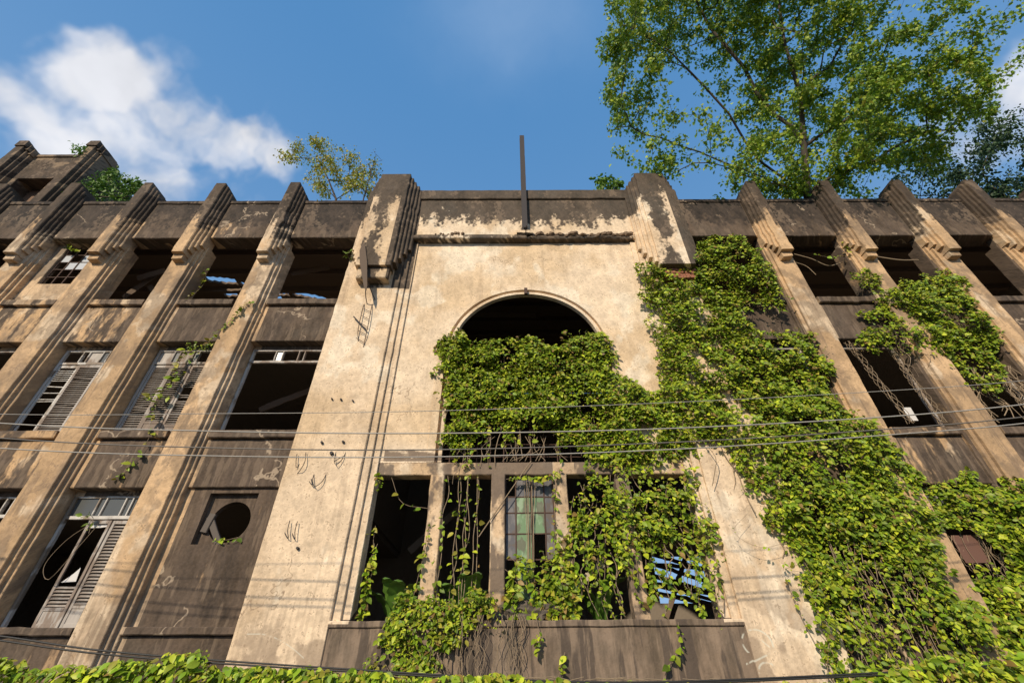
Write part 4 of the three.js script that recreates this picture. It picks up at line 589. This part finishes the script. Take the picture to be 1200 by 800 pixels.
// trunk: list of points with radii; tips: crown points; every tip is joined to the nearest wood below it
function tree(name, label, cat, trunk, tips, { r, per, size, spread, geo = LOBED, mat = treeMat, limbs = [], tone, tipR = 0.012, bend = 0.12, bark = barkMat, bare = 0, group, grow = 0.72 } = {}) {
  const T = thing(name, label, cat, group), nodes = [], wood = [], list = [], c0 = trunk[0];
  trunk.forEach(([x, y, z, q], i) => nodes.push({ p: V(x, y, z), r: q, up: i - 1, d: i, kids: 0 }));
  const tg = []; for (let i = 1; i < trunk.length; i++) tg.push(taper(nodes[i - 1].p, nodes[i].p, nodes[i - 1].r, nodes[i].r, 9)); mesh('trunk', mergeGeometries(tg), bark, T);
  const nt = trunk.length; for (const [from, ...pts] of limbs) { let prev = nodes[from]; for (const q of pts) { const p = V(...q), k = 3, a = prev.p; for (let i = 1; i <= k; i++) { const n = { p: a.clone().lerp(p, i / k).add(V((r() - 0.5) * 0.35, (r() - 0.5) * 0.3, (r() - 0.5) * 0.35)), r: 0, parent: prev, d: prev.d + 0.5 }; nodes.push(n); prev = n; } } }
  const base = nodes[0].p; tips.sort((a, b) => a.distanceTo(base) - b.distanceTo(base));
  for (const t of tips) {
    let best = null, bd = 1e9; for (const n of nodes) { const d = n.p.distanceTo(t), dirPen = t.y < n.p.y - 0.2 ? 2.0 : 1; const q = d * dirPen + 0.1 * n.d * grow; if (q < bd) { bd = q; best = n; } }
    let prev = best; const L = best.p.distanceTo(t), k = Math.max(1, Math.round(L / 0.8));
    for (let i = 1; i <= k; i++) { const p = best.p.clone().lerp(t, i / k); if (i < k) p.add(V((r() - 0.5) * bend * L * 0.5, (r() - 0.3) * bend * L * 0.4, (r() - 0.5) * bend * L * 0.5)); const n = { p, r: 0, parent: prev, d: prev.d + 1, kids: 0 }; nodes.push(n); prev = n; }
    prev.tip = true;
  }
  for (let i = nodes.length - 1; i >= trunk.length; i--) { const n = nodes[i]; n.a = (n.a || 0) + (n.tip ? tipR * tipR : 0); n.r = Math.max(tipR, Math.sqrt(n.a)); if (n.parent) n.parent.a = (n.parent.a || 0) + n.a; }
  for (let i = trunk.length; i < nodes.length; i++) { const n = nodes[i], p = n.parent; wood.push(taper(p.p, n.p, Math.min(p.r, n.r * 1.35), n.r, n.r > 0.05 ? 7 : 4)); }
  stuff(mesh('branches', mergeGeometries(wood), bark, T));
  for (let i = trunk.length; i < nodes.length; i++) {
    const n = nodes[i]; if (!n.tip && n.r > 0.09) continue; const m = Math.round((n.tip ? per : per * 0.35) * (0.6 + 0.8 * r())); if (r() < bare) continue;
    for (let k = 0; k < m; k++) { const q = V(r() - 0.5, r() - 0.5, r() - 0.5).multiplyScalar(2 * spread * (0.4 + 0.6 * r())); const p = n.p.clone().add(q); list.push([p, V(r() - 0.5 + q.x * 0.5, -0.5 + (r() - 0.5), r() - 0.5 + q.z * 0.5), V((r() - 0.5) * 2, 0.8, (r() - 0.5) * 2 + 0.3), size * (0.55 + 0.8 * r()), tone(r)]); }
  }
  leaves('crown', list, geo, mat, T); return T;
}
{
  const r = rng(31), tips = [], O = [[3.9, 26.8], [4.6, 23.2], [4.5, 20.6], [7.2, 19.2], [11, 18.6], [15.5, 18.9], [18.2, 20.6], [20.4, 21.2], [21.4, 23.2], [23.6, 25.0], [22.4, 26.6], [21.2, 29.5], [18.5, 32.5], [13, 34], [7.5, 33], [5.0, 30]];
  while (tips.length < 800) { const x = lerp(3.5, 24.5, r()), y = lerp(18.9, 34, r()); if (!inside2(x, y, O)) continue; if (fb(x / 3.0, y / 2.6, 1) < 0.485 && r() < 0.93) continue; const zp = -1 + 0.45 * (y - 18), z = zp + (r() + r() + r() - 1.5) * 3.0; if (Math.abs(x - 13.2) < 1.3 && y < 28 && z > zp + 0.3 && r() < 0.6) continue; if (y < 19.7 && z < -0.4) continue; tips.push(V(x, y, z)); }
  tree('roof_tree', 'large lobed leaf tree growing out of the roof behind the right parapet', 'tree', [[13.0, 17.1, -1.2, 0.2], [13.05, 19.4, -0.4, 0.17], [13.3, 21.7, 0.6, 0.135], [13.5, 24.2, 1.8, 0.1], [13.2, 27, 3.0, 0.07], [13.3, 30, 4.3, 0.06]], tips, { r, per: 90, size: 0.15, spread: 0.46, tipR: 0.0066, bend: 0.16, limbs: [[1, [10.5, 20.8, -0.2], [7.6, 22.0, 0.6], [5.2, 22.8, 1]], [1, [10.8, 22.4, 0.4], [8.0, 25.5, 2.6], [5.4, 27.6, 3.6]], [2, [11.6, 24.4, 1.6], [9.6, 28, 3.4], [8.2, 31, 5]], [1, [15.6, 20.9, 0.2], [18.4, 22.0, 0.8], [20.6, 22.6, 1]], [2, [15.6, 23.2, 1.2], [19.4, 25.4, 2.2], [23.2, 26.2, 2.8]], [3, [15.4, 26.0, 2.4], [18, 29, 4], [20.5, 31, 5]], [1, [9.6, 19.9, 0.4], [7.8, 20.2, 0.8]], [1, [12.4, 19.6, 0.9], [11.4, 19.4, 1.5]]], tone: (q) => { const k = 0.75 + 0.6 * q(), u = q(); return u < 0.08 ? [0.36 * k, 0.36 * k, 0.05 * k] : [lerp(0.16, 0.42, u * u) * k, lerp(0.29, 0.5, u * u) * k, 0.03 * k]; } });
}
{
  const r = rng(32), tips = []; while (tips.length < 110) { const a = r() * 6.28, b = Math.sqrt(r()), x = 29.5 + 6.2 * b * Math.cos(a), y = 26 + 4.2 * b * Math.sin(a), z = -4 + (r() - 0.5) * 5; if (y > 21.5) tips.push(V(x, y, z)); }
  tree('background_tree', 'dark fine leaved tree behind the far end of the right wing', 'tree', [[29, -0.2, -16, 0.5], [29.2, 12, -16, 0.42], [29.4, 19, -12, 0.3], [29.5, 23, -7, 0.2], [29.5, 25, -4.5, 0.12]], tips, { r, per: 120, size: 0.2, spread: 0.75, geo: LEAF, tone: (q) => { const k = 0.6 + 0.6 * q(); return [0.055 * k, 0.11 * k, 0.035 * k]; } });
}
{
  const r = rng(33), tips = []; const A = [[-11.9, 23.2], [-11.5, 24.1], [-11.1, 24.7], [-10.6, 24.3], [-10.0, 23.7], [-9.4, 23.5], [-8.8, 23.2], [-8.3, 22.9], [-7.9, 22.9], [-9.2, 22.2], [-8.6, 21.4], [-7.8, 21.2], [-10.2, 21.6], [-9.8, 20.9], [-7.4, 20.8], [-8.2, 22.0], [-10.5, 23.0], [-9.6, 22.8]];
  for (const [x, y] of A) for (let k = 0; k < 4; k++) tips.push(V(x + (r() - 0.5) * 0.7, y + (r() - 0.5) * 0.6, -1 + (r() - 0.5) * 1.0));
  tree('roof_sapling', 'sparse yellowish sapling arching over the left parapet', 'tree', [[-8.7, 17.1, -1.2, 0.06], [-8.85, 20.0, -1.0, 0.05], [-9.6, 21.6, -1, 0.035], [-10.4, 23.2, -1, 0.02]], tips, { r, per: 75, size: 0.12, spread: 0.36, geo: LEAF, tipR: 0.006, bare: 0.12, tone: (q) => { const k = 0.8 + 0.5 * q(); return q() < 0.45 ? [0.52 * k, 0.42 * k, 0.07 * k] : [0.34 * k, 0.4 * k, 0.05 * k]; } });
  const t2 = []; for (let i = 0; i < 22; i++) t2.push(V(-7.6 + (r() - 0.5) * 1.4, 20.6 + 3.2 * r(), -1 + (r() - 0.5) * 0.6));
  tree('bare_shrub', 'bare twiggy shrub beside the left stepped pier on the roof', 'shrub', [[-7.5, 17.1, -1.1, 0.04], [-7.55, 20, -1, 0.03], [-7.6, 22.2, -1, 0.018], [-7.65, 23.9, -1, 0.008]], t2, { r, per: 3, size: 0.08, spread: 0.2, geo: LEAF, tipR: 0.006, tone: () => [0.2, 0.17, 0.06] });
}
{
  const r = rng(34), tips = []; for (let i = 0; i < 46; i++) { const u = r(); tips.push(V(-21.2 + 2.9 * u + 0.3 * (r() - 0.5), 20.0 + (2.5 - 1.5 * u) * r(), -0.95 + 0.5 * (r() - 0.5))); }
  tree('roof_shrub', 'bright green shrub beside the left roof tower', 'shrub', [[-20.3, 17.1, -1.2, 0.07], [-20.4, 19.4, -1, 0.05], [-20.5, 20.8, -1, 0.03]], tips, { r, per: 34, size: 0.17, spread: 0.3, geo: LEAF, tipR: 0.008, tone: (q) => { const k = 0.8 + 0.5 * q(); return [0.13 * k, 0.24 * k, 0.03 * k]; } });
  const t2 = []; for (let i = 0; i < 7; i++) t2.push(V(-22.6 + (r() - 0.5) * 0.7, 23.1 + 0.6 * r(), -0.45 + 0.2 * r())); tree('tower_weed', 'small leafy weed on the corner of the roof tower', 'shrub', [[-22.6, 22.6, -0.6, 0.015], [-22.62, 23.0, -0.45, 0.01]], t2, { r, per: 14, size: 0.15, spread: 0.25, geo: LEAF, tipR: 0.005, tone: (q) => [0.14, 0.24 + 0.08 * q(), 0.03] });
  const t3 = []; for (let i = 0; i < 14; i++) t3.push(V(3.4 + 1.5 * r(), 19.9 + 0.9 * r(), -0.5 + 0.3 * (r() - 0.5))); tree('parapet_weed', 'small bright green weed on the coping beside the right stepped pier', 'shrub', [[4.2, 17.1, -0.9, 0.03], [4.2, 19.3, -0.8, 0.02]], t3, { r, per: 30, size: 0.19, spread: 0.27, geo: LEAF, tipR: 0.006, tone: (q) => { const k = 0.8 + 0.5 * q(); return [0.14 * k, 0.26 * k, 0.03 * k]; } });
}

renderer.render(scene, camera);
